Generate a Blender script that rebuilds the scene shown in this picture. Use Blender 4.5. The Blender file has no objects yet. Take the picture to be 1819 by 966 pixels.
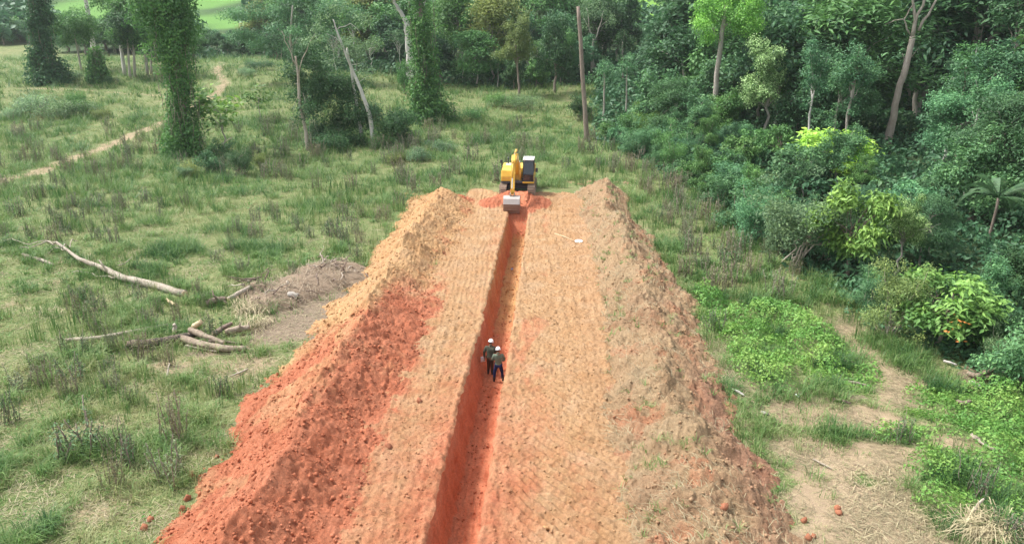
import bpy, bmesh, math, random
import numpy as np
from mathutils import Vector, Matrix, Euler

# ------------------------------------------------------------------ camera, sky, sun, exposure
SC = bpy.context.scene
COL = SC.collection
R = math.radians
CAM_H, PITCH, YAW, FPX, PW, PH = 14.2, R(19.2), R(2.73), 1298.0, 1819.0, 966.0
cam_d = bpy.data.cameras.new('camera')
cam = bpy.data.objects.new('camera', cam_d)
COL.objects.link(cam)
cam_d.sensor_width = 36.0
cam_d.lens = 36.0 * FPX / PW
cam_d.clip_start, cam_d.clip_end = 0.1, 3000.0
cam.location = (0, 0, CAM_H)
cam.rotation_euler = (R(90) - PITCH, 0, YAW)
SC.camera = cam

SUN_EL, SUN_AZ = R(58), R(-75)          # azimuth clockwise from +Y: the soft light comes from the left
world = bpy.data.worlds.new('World')
SC.world = world
world.use_nodes = True
wn = world.node_tree
bg = wn.nodes['Background']
sky = wn.nodes.new('ShaderNodeTexSky')
sky.sky_type = 'NISHITA'
sky.sun_disc = False
sky.sun_elevation = SUN_EL
sky.sun_rotation = SUN_AZ
sky.air_density, sky.dust_density, sky.ozone_density = 1.0, 3.0, 1.0
hs = wn.nodes.new('ShaderNodeHueSaturation')
hs.inputs['Saturation'].default_value = 0.35      # a cloud layer greys the sky
wn.links.new(sky.outputs['Color'], hs.inputs['Color'])
wn.links.new(hs.outputs['Color'], bg.inputs['Color'])
bg.inputs['Strength'].default_value = 0.085
sun_d = bpy.data.lights.new('sun', 'SUN')
sun_d.energy = 1.5
sun_d.angle = R(10)
sun_d.color = (1.0, 0.98, 0.95)
sun = bpy.data.objects.new('sun', sun_d)
COL.objects.link(sun)
sd = Vector((math.sin(SUN_AZ) * math.cos(SUN_EL), math.cos(SUN_AZ) * math.cos(SUN_EL), math.sin(SUN_EL)))
sun.rotation_euler = sd.to_track_quat('Z', 'Y').to_euler()
vs = SC.view_settings
vs.view_transform, vs.look, vs.gamma, vs.use_curve_mapping = 'Standard', 'None', 1.0, False
vs.exposure = 1.90
SC.cycles.max_bounces = 6
SC.cycles.diffuse_bounces = 3
SC.cycles.transmission_bounces = 3
SC.cycles.volume_bounces = 1
HAZE = 0.00016

# ------------------------------------------------------------------ numeric helpers
def _hash(ix, iy, s):
    n = (ix.astype(np.int64) * 374761393 + iy.astype(np.int64) * 668265263 + s * 144665).astype(np.uint64) & np.uint64(0xffffffff)
    n = ((n ^ (n >> np.uint64(13))) * np.uint64(1274126177)) & np.uint64(0xffffffff)
    n = n ^ (n >> np.uint64(16))
    n = (n * np.uint64(2246822519)) & np.uint64(0xffffffff)
    return ((n ^ (n >> np.uint64(15))) & np.uint64(0xffffff)).astype(np.float64) / 0xffffff

def vn(x, y, s=0):
    x = np.asarray(x, float); y = np.asarray(y, float)
    x, y = np.broadcast_arrays(x, y)
    ix, iy = np.floor(x), np.floor(y)
    fx, fy = x - ix, y - iy
    fx = fx * fx * fx * (fx * (fx * 6 - 15) + 10); fy = fy * fy * fy * (fy * (fy * 6 - 15) + 10)
    a, b = _hash(ix, iy, s), _hash(ix + 1, iy, s)
    c, d = _hash(ix, iy + 1, s), _hash(ix + 1, iy + 1, s)
    return (a * (1 - fx) + b * fx) * (1 - fy) + (c * (1 - fx) + d * fx) * fy

def fbm(x, y, s=0, o=4, g=0.5):
    t, a, w = 0.0, 1.0, 0.0
    for k in range(o):
        c, sn = math.cos(0.6 * k), math.sin(0.6 * k)
        f = 2.03 ** k
        t = t + a * vn((x * c - y * sn) * f + 17.3 * k, (x * sn + y * c) * f - 9.1 * k, s + 31 * k)
        w += a; a *= g
    return t / w

def ss(a, b, x):
    t = np.clip((np.asarray(x, float) - a) / (b - a), 0, 1)
    return t * t * (3 - 2 * t)

def T(x, y):
    """height of the natural ground"""
    x = np.asarray(x, float); y = np.asarray(y, float)
    z = 4.5 * ss(78, 170, y) + 62 * ss(190, 430, y) * (0.55 + 0.6 * fbm(x / 80, y / 80, 5, 3))
    out = np.maximum(np.maximum(-12.5 - x, x - 8.5), y - 66)
    m = ss(0, 4, out)
    z = z + m * (0.9 * (fbm(x / 16, y / 16, 3, 3) - 0.5) + 0.16 * (fbm(x / 1.7, y / 1.7, 4, 3) - 0.5))
    return z

_cp, _sp, _cy, _sy = math.cos(PITCH), math.sin(PITCH), math.cos(YAW), math.sin(YAW)
def ray(px, py):
    u, v = (px - PW / 2) / FPX, (py - PH / 2) / FPX
    f = _cp - v * _sp; z = -_sp - v * _cp
    return np.array([u * _cy - f * _sy, u * _sy + f * _cy, z])

def at(px, py, dz=0.0):
    """point of the ground (raised by dz) seen at a pixel of the 1819 x 966 photograph"""
    d = ray(px, py)
    t = np.concatenate([np.arange(8, 120, .25), np.arange(120, 560, 1.0)])
    g = CAM_H + d[2] * t - T(d[0] * t, d[1] * t) - dz
    k = np.flatnonzero(g < 0)
    if len(k) == 0:
        q = t[-1]
    else:
        k = max(1, k[0]); q = t[k - 1] + (t[k] - t[k - 1]) * g[k - 1] / (g[k - 1] - g[k])
    x, y = d[0] * q, d[1] * q
    return Vector((x, y, float(T(x, y)) + dz))

def up_at(p, px, py):
    """point above/beside p, at the same distance along Y, seen at a pixel"""
    d = ray(px, py)
    t = p.y / d[1]
    return Vector((d[0] * t, p.y, CAM_H + d[2] * t))

def proj(p):
    x, y, z = p[0], p[1], p[2] - CAM_H
    r = x * _cy + y * _sy; f = -x * _sy + y * _cy
    zc = f * _cp - z * _sp; up = f * _sp + z * _cp
    if zc < 0.5:
        return (-9999, -9999, zc)
    return (PW / 2 + FPX * r / zc, PH / 2 - FPX * up / zc, zc)

# ------------------------------------------------------------------ object helpers
def put(name, me, m=None, parent=None, loc=None):
    o = bpy.data.objects.new(name, me)
    COL.objects.link(o)
    if m is not None and me is not None and not me.materials:
        me.materials.append(m)
    if parent is not None:
        o.parent = parent
    if loc is not None:
        o.location = loc
    return o

def mesh_np(name, V, faces, m=None, attrs=None, smooth=False):
    """faces: list of int arrays (n,3) or (n,4)"""
    me = bpy.data.meshes.new(name)
    V = np.ascontiguousarray(V, dtype=np.float32)
    me.vertices.add(len(V)); me.vertices.foreach_set('co', V.ravel())
    faces = [np.asarray(f) for f in faces if len(f)]
    nl = sum(f.size for f in faces); nf = sum(len(f) for f in faces)
    me.loops.add(nl); me.loops.foreach_set('vertex_index', np.concatenate([f.ravel() for f in faces]).astype(np.int32))
    tot = np.concatenate([np.full(len(f), f.shape[1]) for f in faces])
    st = np.concatenate([[0], np.cumsum(tot)[:-1]]).astype(np.int32)
    me.polygons.add(nf); me.polygons.foreach_set('loop_start', st)
    if smooth:
        me.polygons.foreach_set('use_smooth', np.ones(nf, bool))
    for k, a in (attrs or {}).items():
        at_ = me.attributes.new(k, 'FLOAT', 'POINT')
        at_.data.foreach_set('value', np.ascontiguousarray(a, dtype=np.float32).ravel())
    me.update(calc_edges=True)
    if m is not None:
        me.materials.append(m)
    return me

def grid_me(name, X, Y, Z, m, attrs=None, smooth=True, flip=False):
    ny, nx = X.shape
    V = np.stack([X, Y, Z], -1).reshape(-1, 3)
    i = np.arange(ny * nx).reshape(ny, nx)
    f = np.stack([i[:-1, :-1], i[:-1, 1:], i[1:, 1:], i[1:, :-1]], -1).reshape(-1, 4)
    return mesh_np(name, V, [f[:, ::-1] if flip else f], m, {k: v.reshape(-1) for k, v in (attrs or {}).items()}, smooth)

def tube_np(pts, rad, sides=8, rough=0.0, rng=None, cap=True):
    P = np.asarray([list(p) for p in pts], float); n = len(P)
    rad = np.asarray(rad, float)
    tg = np.gradient(P, axis=0) if n > 2 else np.repeat((P[1:] - P[:1]), n, 0)
    tg /= np.linalg.norm(tg, axis=1, keepdims=True) + 1e-9
    ref = np.array([0.31, 0.17, 0.93]) if abs(tg[:, 2]).mean() < 0.8 else np.array([0.93, 0.21, 0.12])
    u = np.cross(tg, ref); u /= np.linalg.norm(u, axis=1, keepdims=True) + 1e-9
    w = np.cross(tg, u)
    a = np.linspace(0, 2 * np.pi, sides, endpoint=False)
    rr = rad[:, None] * np.ones(sides)
    if rough and rng is not None:
        rr = rr * (1 + rough * (rng.random((1, sides)) - .5) + rough * .8 * (rng.random((n, sides)) - .5))
    V = P[:, None] + rr[..., None] * (np.cos(a)[None, :, None] * u[:, None] + np.sin(a)[None, :, None] * w[:, None])
    V = V.reshape(-1, 3)
    i = np.arange(n * sides).reshape(n, sides); j = np.roll(i, -1, 1)
    q = np.stack([i[:-1], j[:-1], j[1:], i[1:]], -1).reshape(-1, 4)
    tr = np.zeros((0, 3), int)
    if cap:
        V = np.vstack([V, P[:1], P[-1:]])
        k = n * sides
        c0 = np.stack([np.full(sides, k), j[0], i[0]], -1); c1 = np.stack([np.full(sides, k + 1), i[-1], j[-1]], -1)
        tr = np.vstack([c0, c1])
    return V, q, tr

class Geo:
    """collects quads and triangles into one mesh"""
    def __init__(self):
        self.V, self.Q, self.T3, self.A, self.n = [], [], [], [], 0
    def add(self, V, q=None, t=None, a=0.5):
        if q is not None and len(q): self.Q.append(np.asarray(q) + self.n)
        if t is not None and len(t): self.T3.append(np.asarray(t) + self.n)
        self.V.append(V); self.A.append(np.broadcast_to(np.asarray(a, float), (len(V),)))
        self.n += len(V)
        return self
    def tube(self, pts, rad, sides=8, rough=0.0, rng=None, a=0.5):
        V, q, t = tube_np(pts, rad, sides, rough, rng)
        return self.add(V, q, t, a)
    def mesh(self, name, m, smooth=True):
        F = []
        if self.Q: F.append(np.vstack(self.Q))
        if self.T3: F.append(np.vstack(self.T3))
        return mesh_np(name, np.vstack(self.V), F, m, {'rnd': np.concatenate(self.A)}, smooth)

LABELS = {}
def tag(o, label, cat, group=None, kind=None):
    if label: o['label'] = label
    if cat: o['category'] = cat
    if group: o['group'] = group
    if kind: o['kind'] = kind
    if label: LABELS[label] = LABELS.get(label, 0) + 1
    return o

def empty(name, loc=(0, 0, 0), rz=0.0, sc=None):
    o = bpy.data.objects.new(name, None)
    COL.objects.link(o)
    o.location = loc
    o.rotation_euler = (0, 0, rz)
    o.empty_display_size = 0.3
    if sc is not None: o.scale = sc
    return o

LANDMARKS = [('the excavator', 922, 325), ('the far end of the left spoil bank', 790, 360), ('the far end of the right soil bank', 1045, 335),
             ('the brown bare pole', 1040, 160), ('the big leaning pale trunk', 1595, 165), ('the short pale trunk', 1274, 130),
             ('the leftmost vine tower', 88, 90), ('the tallest vine tower', 325, 190), ('the central vine tower', 760, 140),
             ('the leaning white trunks', 640, 170), ('the forked white trunk', 725, 60), ('the yellow-green treelet', 1470, 265),
             ('the pale-flowered tree', 1340, 140), ('the orange-flecked bush', 1660, 550), ('the bright bushy tree', 1520, 400),
             ('the bleached fallen tree', 180, 475), ('the log pile', 340, 600), ('the brown brush heap', 560, 510),
             ('the two men', 878, 640), ('the frond palm', 1760, 370), ('the sandy path', 390, 150), ('the dark tangled tree', 560, 200),
             ('the bright sapling', 430, 200), ('the straw bundle', 1760, 935), ('the sandy clearing', 1560, 800), ('the lone dark forest tree', 985, 100),
             ('the bleached trunk pair', 160, 45), ('the low scrub thicket', 90, 190), ('the long pale log', 210, 590)]
def auto_label(desc, p):
    """a label that says which one, from the landmark nearest to it and the side it stands on"""
    px, py, _ = proj(p)
    L = sorted(LANDMARKS, key=lambda l: (l[1] - px) ** 2 + ((l[2] - py) * 1.6) ** 2)
    def rel(l):
        dx, dy = px - l[1], (py - l[2]) * 1.6
        far = math.hypot(dx, dy)
        nearw = 'just ' if far < 55 else ('' if far < 170 else 'well ')
        if abs(dx) > 2.2 * abs(dy): r = 'left of' if dx < 0 else 'right of'
        elif abs(dy) > 2.2 * abs(dx): r = 'behind' if dy < 0 else 'in front of'
        else: r = ('behind and ' if dy < 0 else 'in front and ') + ('left of' if dx < 0 else 'right of')
        return nearw + r + ' ' + l[0]
    cands = [f'{desc} {rel(L[0])}', f'{desc} {rel(L[1])}', f'{desc} {rel(L[2])}', f'{desc} between {L[0][0]} and {L[1][0]}',
             f'{desc} between {L[0][0]} and {L[2][0]}', f'{desc} {rel(L[3])}', f'{desc} between {L[1][0]} and {L[2][0]}', f'{desc} {rel(L[4])}']
    for c in cands:
        if c not in LABELS and len(c.split()) <= 16:
            return c
    for w in ('second', 'third', 'fourth', 'fifth', 'sixth', 'seventh', 'eighth', 'ninth', 'tenth'):
        for c in cands:
            c2 = f'{w} {c}'
            if c2 not in LABELS and len(c2.split()) <= 16:
                return c2
    return cands[0]
# ------------------------------------------------------------------ materials
class NT:
    def __init__(self, name):
        self.m = bpy.data.materials.new(name); self.m.use_nodes = True
        self.t = self.m.node_tree; self.b = self.t.nodes['Principled BSDF']; self.out = self.t.nodes['Material Output']
        self.b.inputs['Roughness'].default_value = 0.9
        self.b.inputs['Specular IOR Level'].default_value = 0.2
    def n(self, typ, **kw):
        x = self.t.nodes.new(typ)
        for k, v in kw.items(): setattr(x, k, v)
        return x
    def l(self, a, b): self.t.links.new(a, b)
    def val(self, sock, v):
        if hasattr(v, 'node'): self.l(v, sock)
        elif isinstance(v, (tuple, list)): sock.default_value = tuple(v) if len(v) == len(sock.default_value) else (*v, 1)
        else: sock.default_value = v
    def pos(self): return self.n('ShaderNodeNewGeometry').outputs['Position']
    def obj(self): return self.n('ShaderNodeTexCoord').outputs['Object']
    def noise(self, scale, detail=4, rough=0.55, vec=None, dist=0.0):
        x = self.n('ShaderNodeTexNoise'); x.inputs['Scale'].default_value = scale
        x.inputs['Detail'].default_value = detail; x.inputs['Roughness'].default_value = rough; x.inputs['Distortion'].default_value = dist
        self.l(vec if vec is not None else self.pos(), x.inputs['Vector'])
        return x.outputs['Fac']
    def ramp(self, fac, stops, interp='LINEAR'):
        x = self.n('ShaderNodeValToRGB'); self.l(fac, x.inputs['Fac']); e = x.color_ramp.elements; x.color_ramp.interpolation = interp
        while len(e) < len(stops): e.new(0.5)
        for s, (p, c) in zip(e, stops):
            s.position = p; s.color = (c, c, c, 1) if not isinstance(c, (tuple, list)) else (*c, 1)
        return x.outputs['Color']
    def mix(self, f, a, b, mode='MIX'):
        x = self.n('ShaderNodeMix', data_type='RGBA', blend_type=mode)
        self.val(x.inputs[0], f); self.val(x.inputs[6], a); self.val(x.inputs[7], b)
        return x.outputs[2]
    def math(self, op, a, b=0.0, clamp=False):
        x = self.n('ShaderNodeMath', operation=op, use_clamp=clamp); self.val(x.inputs[0], a); self.val(x.inputs[1], b)
        return x.outputs[0]
    def attr(self, name): return self.n('ShaderNodeAttribute', attribute_name=name).outputs['Fac']
    def bump(self, h, strength=0.5, dist=0.05):
        x = self.n('ShaderNodeBump'); x.inputs['Strength'].default_value = strength; x.inputs['Distance'].default_value = dist
        self.l(h, x.inputs['Height']); self.l(x.outputs['Normal'], self.b.inputs['Normal'])
    def col(self, c): self.val(self.b.inputs['Base Color'], c); return self

def plain(name, c, rough=0.6, metal=0.0, var=0.12, scale=6.0, spec=0.4, bump=0.0):
    k = NT(name)
    f = k.noise(scale, 4, 0.6, k.obj())
    k.col(k.mix(f, tuple(x * (1 - var) for x in c), tuple(min(1, x * (1 + var)) for x in c)))
    k.b.inputs['Roughness'].default_value = rough; k.b.inputs['Metallic'].default_value = metal; k.b.inputs['Specular IOR Level'].default_value = spec
    if bump: k.bump(k.noise(scale * 6, 3, 0.6, k.obj()), bump, 0.02)
    return k.m

SAND, SAND2 = (0.50, 0.315, 0.155), (0.44, 0.245, 0.11)
RED, RED2 = (0.48, 0.178, 0.094), (0.385, 0.122, 0.06)
SOIL_K = 0.85
_k = lambda c: tuple(v * SOIL_K for v in c)
SAND, SAND2, RED, RED2 = _k(SAND), _k(SAND2), _k(RED), _k(RED2)
def soil(name, pale=SAND, pale2=SAND2, grey=(0.40, 0.30, 0.20), greyamt=0.25, bstr=0.8):
    k = NT(name)
    n1 = k.noise(0.9, 5, 0.62); n2 = k.noise(9, 4, 0.65); n3 = k.noise(38, 3, 0.7)
    s = k.mix(k.ramp(n1, [(0.34, 0.0), (0.66, 1.0)]), pale2, pale)
    s = k.mix(k.math('MULTIPLY', k.ramp(k.noise(0.55, 4, 0.6, dist=0.6), [(0.5, 0.0), (0.72, 1.0)]), greyamt), s, grey)
    r = k.mix(k.ramp(n1, [(0.36, 0.0), (0.64, 1.0)]), RED2, RED)
    red = k.attr('red')
    f = k.ramp(k.math('ADD', red, k.math('MULTIPLY', k.math('SUBTRACT', k.noise(1.6, 5, 0.7), 0.5), 0.75)), [(0.22, 0.0), (0.78, 1.0)])
    c = k.mix(f, s, r)
    br = k.attr('brown')
    c = k.mix(br, c, k.mix(n2, (0.23, 0.115, 0.07), (0.33, 0.18, 0.115)))
    c = k.mix(0.65, c, k.ramp(n2, [(0.25, 0.32), (0.75, 0.74)]), 'OVERLAY')
    c = k.mix(0.6, c, k.ramp(n3, [(0.3, 0.30), (0.7, 0.72)]), 'OVERLAY')
    k.col(k.mix(k.ramp(k.noise(55, 1, 0.5), [(0.73, 0.0), (0.76, 0.6)]), c, (0.62, 0.5, 0.40)))
    k.bump(k.math('ADD', k.math('MULTIPLY', k.noise(8, 6, 0.75), 0.7), k.math('MULTIPLY', n3, 0.3)), bstr, 0.14)
    return k.m

M = {}
M['bank_soil'] = soil('bank_soil')
M['strip_soil'] = soil('strip_soil', pale=(0.375, 0.236, 0.124), pale2=(0.315, 0.178, 0.084), greyamt=0.35)
_r = RED, RED2
RED, RED2 = tuple(v * 1.2 for v in RED), tuple(v * 1.25 for v in RED2)
M['trench_soil'] = soil('trench_soil', pale=(0.47, 0.265, 0.112), pale2=(0.39, 0.195, 0.082), greyamt=0.1, bstr=0.6)
RED, RED2 = _r
M['topsoil'] = soil('topsoil', pale=(0.34, 0.238, 0.136), pale2=(0.272, 0.1785, 0.0978), grey=(0.28, 0.235, 0.15), greyamt=0.45, bstr=1.0)

# loose crumbs of the same soils: too small to carry the ground's own relief
M['loose_bank_soil'] = soil('loose_bank_soil', bstr=0.08)
M['loose_strip_soil'] = soil('loose_strip_soil', pale=(0.375, 0.236, 0.124), pale2=(0.315, 0.178, 0.084), greyamt=0.35, bstr=0.08)
M['loose_trench_soil'] = soil('loose_trench_soil', pale=(0.391, 0.2167, 0.0892), pale2=(0.3145, 0.153, 0.0638), greyamt=0.1, bstr=0.08)
M['loose_topsoil'] = soil('loose_topsoil', pale=(0.34, 0.238, 0.136), pale2=(0.272, 0.1785, 0.0978), grey=(0.28, 0.235, 0.15), greyamt=0.45, bstr=0.08)

def ground_mat():
    k = NT('meadow_ground')
    n1 = k.noise(0.11, 4, 0.6); n2 = k.noise(0.8, 5, 0.65); n3 = k.noise(6, 4, 0.7); n4 = k.noise(30, 3, 0.7)
    g = k.ramp(k.math('ADD', k.math('MULTIPLY', n1, 0.45), k.math('MULTIPLY', n2, 0.55)),
               [(0.32, (0.055, 0.115, 0.03)), (0.46, (0.10, 0.155, 0.045)), (0.58, (0.16, 0.185, 0.07)), (0.72, (0.26, 0.235, 0.135))])
    g = k.mix(k.math('MULTIPLY', k.ramp(n3, [(0.42, 0.0), (0.66, 1.0)]), 0.55), g, (0.36, 0.31, 0.17))
    b = k.mix(k.ramp(n2, [(0.3, 0.0), (0.7, 1.0)]), (0.31, 0.225, 0.145), (0.40, 0.305, 0.20))
    b = k.mix(k.math('MULTIPLY', k.ramp(n3, [(0.45, 0.0), (0.6, 1.0)]), 0.4), b, (0.34, 0.28, 0.15))
    f = k.ramp(k.math('ADD', k.attr('bare'), k.math('ADD', k.math('MULTIPLY', k.math('SUBTRACT', n2, 0.5), 0.9), k.math('MULTIPLY', k.math('SUBTRACT', n3, 0.5), 0.9))), [(0.36, 0.0), (0.66, 1.0)])
    c = k.mix(f, g, b)
    md = k.mix(n3, (0.17, 0.125, 0.085), (0.29, 0.225, 0.16))
    f2 = k.ramp(k.math('ADD', k.attr('mud'), k.math('MULTIPLY', k.math('SUBTRACT', n2, 0.5), 0.7)), [(0.40, 0.0), (0.60, 1.0)])
    c = k.mix(f2, c, md)
    c = k.mix(k.attr('lush'), c, (0.11, 0.22, 0.05))
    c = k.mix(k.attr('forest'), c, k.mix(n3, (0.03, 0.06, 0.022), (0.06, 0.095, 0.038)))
    f3 = k.attr('field')
    far = k.mix(k.ramp(k.noise(0.02, 2, 0.5), [(0.52, 0.0), (0.56, 1.0)]), (0.045, 0.085, 0.03), (0.15, 0.30, 0.05))
    c = k.mix(k.attr('far'), c, far)
    c = k.mix(f3, c, (0.12, 0.25, 0.055))
    c = k.mix(0.7, c, k.ramp(n4, [(0.3, 0.22), (0.7, 0.75)]), 'OVERLAY')
    k.col(c)
    k.bump(k.math('ADD', n3, k.math('MULTIPLY', n4, 0.6)), 0.7, 0.12)
    return k.m
M['ground'] = ground_mat()

def leafy(name, dark, mid, light, trans=0.28, use_obj=True, rough=0.55):
    """leaf colour: a ramp over the per-leaf value, times the object's own tone"""
    k = NT(name)
    c = k.ramp(k.attr('rnd'), [(0.05, dark), (0.5, mid), (0.95, light)])
    if use_obj:
        oi = k.n('ShaderNodeObjectInfo')
        c = k.mix(1.0, c, oi.outputs['Color'], 'MULTIPLY')
    k.col(c)
    k.b.inputs['Roughness'].default_value = rough; k.b.inputs['Specular IOR Level'].default_value = 0.35
    tr = k.n('ShaderNodeBsdfTranslucent'); k.l(c, tr.inputs['Color'])
    mx = k.n('ShaderNodeMixShader'); mx.inputs[0].default_value = trans
    k.l(k.b.outputs[0], mx.inputs[1]); k.l(tr.outputs[0], mx.inputs[2]); k.l(mx.outputs[0], k.out.inputs['Surface'])
    return k.m
# leaf ramps are neutral; the tone comes from obj.color
M['leaf'] = leafy('leaf', (0.50, 0.58, 0.56), (1.0, 1.05, 1.0), (2.0, 1.75, 1.45))
M['leaf_tip'] = leafy('leaf_tip', (0.42, 0.52, 0.50), (1.0, 1.0, 0.95), (6.5, 4.4, 7.5))
M['leaf_orange'] = leafy('leaf_orange', (0.42, 0.52, 0.50), (1.0, 1.0, 0.95), (1.9, 1.7, 1.2))
M['grass'] = leafy('grass_blade', (0.04, 0.12, 0.034), (0.145, 0.265, 0.066), (0.40, 0.40, 0.19), 0.3, False)
M['cover'] = leafy('cover_leaf', (0.06, 0.16, 0.038), (0.14, 0.32, 0.065), (0.29, 0.45, 0.10), 0.3, False)
M['under'] = leafy('undergrowth_leaf', (0.03, 0.085, 0.04), (0.06, 0.16, 0.07), (0.13, 0.24, 0.09), 0.25, False)
M['straw'] = leafy('dry_straw', (0.20, 0.17, 0.10), (0.38, 0.32, 0.19), (0.56, 0.49, 0.30), 0.15, False)
M['fronds'] = leafy('frond', (0.03, 0.075, 0.035), (0.06, 0.14, 0.055), (0.12, 0.22, 0.08), 0.2, False)
M['weed'] = leafy('weed_leaf', (0.5, 0.5, 0.5), (1.0, 1.0, 1.0), (1.5, 1.4, 1.3), 0.2, True)
M['orange'] = plain('withered_leaf', (0.62, 0.22, 0.04), 0.6)

def bark(name, c1, c2, c3, sc=3.0):
    k = NT(name)
    mp = k.n('ShaderNodeMapping'); mp.inputs['Scale'].default_value = (1, 1, 0.25); k.l(k.obj(), mp.inputs['Vector'])
    v = mp.outputs['Vector']
    a = k.noise(sc, 5, 0.65, v); b = k.noise(sc * 5, 4, 0.7, v)
    c = k.mix(k.ramp(a, [(0.38, 0.0), (0.62, 1.0)]), c1, c2)
    c = k.mix(k.ramp(b, [(0.5, 0.0), (0.7, 0.8)]), c, c3)
    k.col(c); k.bump(b, 0.9, 0.06)
    return k.m
M['pale_bark'] = bark('pale_bark', (0.48, 0.44, 0.38), (0.36, 0.31, 0.26), (0.24, 0.2, 0.16))
M['white_bark'] = bark('white_bark', (0.66, 0.63, 0.58), (0.52, 0.48, 0.43), (0.34, 0.3, 0.26))
M['brown_bark'] = bark('brown_bark', (0.23, 0.18, 0.145), (0.31, 0.25, 0.205), (0.14, 0.09, 0.065))
M['tan_bark'] = bark('tan_bark', (0.50, 0.43, 0.36), (0.40, 0.32, 0.26), (0.58, 0.53, 0.47))
M['dead_wood'] = bark('dead_wood', (0.50, 0.44, 0.36), (0.38, 0.32, 0.25), (0.22, 0.17, 0.13))
M['log_wood'] = bark('log_wood', (0.38, 0.315, 0.235), (0.26, 0.20, 0.15), (0.11, 0.08, 0.06), 2.0)
M['burnt_wood'] = bark('burnt_wood', (0.05, 0.042, 0.038), (0.10, 0.08, 0.065), (0.36, 0.28, 0.19), 2.0)
M['pale_log'] = bark('pale_log', (0.44, 0.385, 0.31), (0.34, 0.285, 0.22), (0.17, 0.135, 0.105), 2.0)
M['cut_wood'] = plain('cut_wood', (0.62, 0.47, 0.29), 0.8, 0, 0.2, 12)
M['root_wood'] = bark('root_wood', (0.17, 0.125, 0.10), (0.25, 0.19, 0.15), (0.09, 0.065, 0.05), 3.0)
M['stone'] = plain('stone', (0.33, 0.30, 0.26), 0.85, 0, 0.25, 5, 0.3, 0.5)
M['red_clod'] = plain('red_clod', (0.36, 0.15, 0.085), 0.95, 0, 0.45, 5, 0.1, 0.8)
M['sand_clod'] = plain('sand_clod', (0.54, 0.31, 0.15), 0.95, 0, 0.3, 5, 0.1, 0.8)
M['yellow'] = plain('yellow_paint', (0.68, 0.42, 0.05), 0.42, 0, 0.10, 3, 0.5)
M['yellow_dusty'] = plain('dusty_yellow_paint', (0.62, 0.37, 0.07), 0.6, 0, 0.2, 3, 0.4)
M['machine_dark'] = plain('dark_machine_paint', (0.035, 0.04, 0.05), 0.5, 0, 0.2, 5)
M['machine_white'] = plain('white_roof_paint', (0.60, 0.59, 0.55), 0.5, 0, 0.08, 4)
M['track_steel'] = plain('dusty_track_steel', (0.36, 0.27, 0.20), 0.75, 0.2, 0.3, 7)
M['bucket_steel'] = plain('worn_and_lit_bucket_steel', (0.40, 0.36, 0.33), 0.5, 0.35, 0.2, 5)  # worn ears and teeth; also the painted light on the bucket's upper back
M['bucket_mud'] = plain('muddy_bucket_steel', (0.25, 0.145, 0.10), 0.8, 0.1, 0.3, 7)
M['chrome'] = plain('cylinder_rod', (0.7, 0.7, 0.7), 0.2, 1.0, 0.03, 5)
def glass():
    k = NT('cab_glass'); k.col((0.03, 0.045, 0.055)); k.b.inputs['Roughness'].default_value = 0.06
    k.b.inputs['Specular IOR Level'].default_value = 0.8
    k.b.inputs['Transmission Weight'].default_value = 0.35
    return k.m
M['glass'] = glass()
M['skin'] = plain('skin', (0.28, 0.16, 0.10), 0.6, 0, 0.06, 20)
M['hair'] = plain('hair', (0.02, 0.015, 0.012), 0.7)
M['jacket_dark'] = plain('dark_olive_cloth', (0.080, 0.090, 0.066), 0.9, 0, 0.25, 14, 0.1, 0.3)
M['jacket_green'] = plain('grey_green_cloth', (0.14, 0.19, 0.14), 0.9, 0, 0.22, 14, 0.1, 0.3)
M['trouser_brown'] = plain('brown_cloth', (0.085, 0.052, 0.035), 0.9, 0, 0.25, 14, 0.1, 0.3)
M['jeans'] = plain('blue_denim', (0.022, 0.035, 0.11), 0.9, 0, 0.25, 14, 0.1, 0.3)
M['boot'] = plain('black_rubber', (0.022, 0.023, 0.027), 0.55, 0, 0.2, 10)
M['helmet'] = plain('white_helmet', (0.85, 0.85, 0.85), 0.3, 0, 0.02, 5, 0.5)
M['paper'] = plain('white_paper', (0.8, 0.8, 0.8), 0.8, 0, 0.03, 5)
M['eye'] = plain('eye', (0.05, 0.04, 0.035), 0.2)
# ------------------------------------------------------------------ layout read from the photograph, as places on the ground
EDGE_Y = np.array([0, 20, 26.6, 33, 43, 50, 64, 75, 89, 100, 130, 200]); EDGE_X = np.array([24, 21.5, 19.5, 16.0, 14.8, 14.2, 12.6, 10.6, 6.4, 6.0, 8.0, 10.0])
def edge_x(y): return np.interp(y, EDGE_Y, EDGE_X)
_bl = [at(*p) for p in ((-150, 68), (0, 70), (60, 72), (130, 96), (250, 112), (350, 92), (460, 100), (560, 128), (680, 135), (800, 150), (900, 160), (1010, 152), (1100, 150))]
BL_X, BL_Y = np.array([p.x for p in _bl]), np.array([p.y for p in _bl])
_o = np.argsort(BL_X); BL_X, BL_Y = BL_X[_o], BL_Y[_o]
def back_y(x): return np.interp(x, BL_X, BL_Y)

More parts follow.
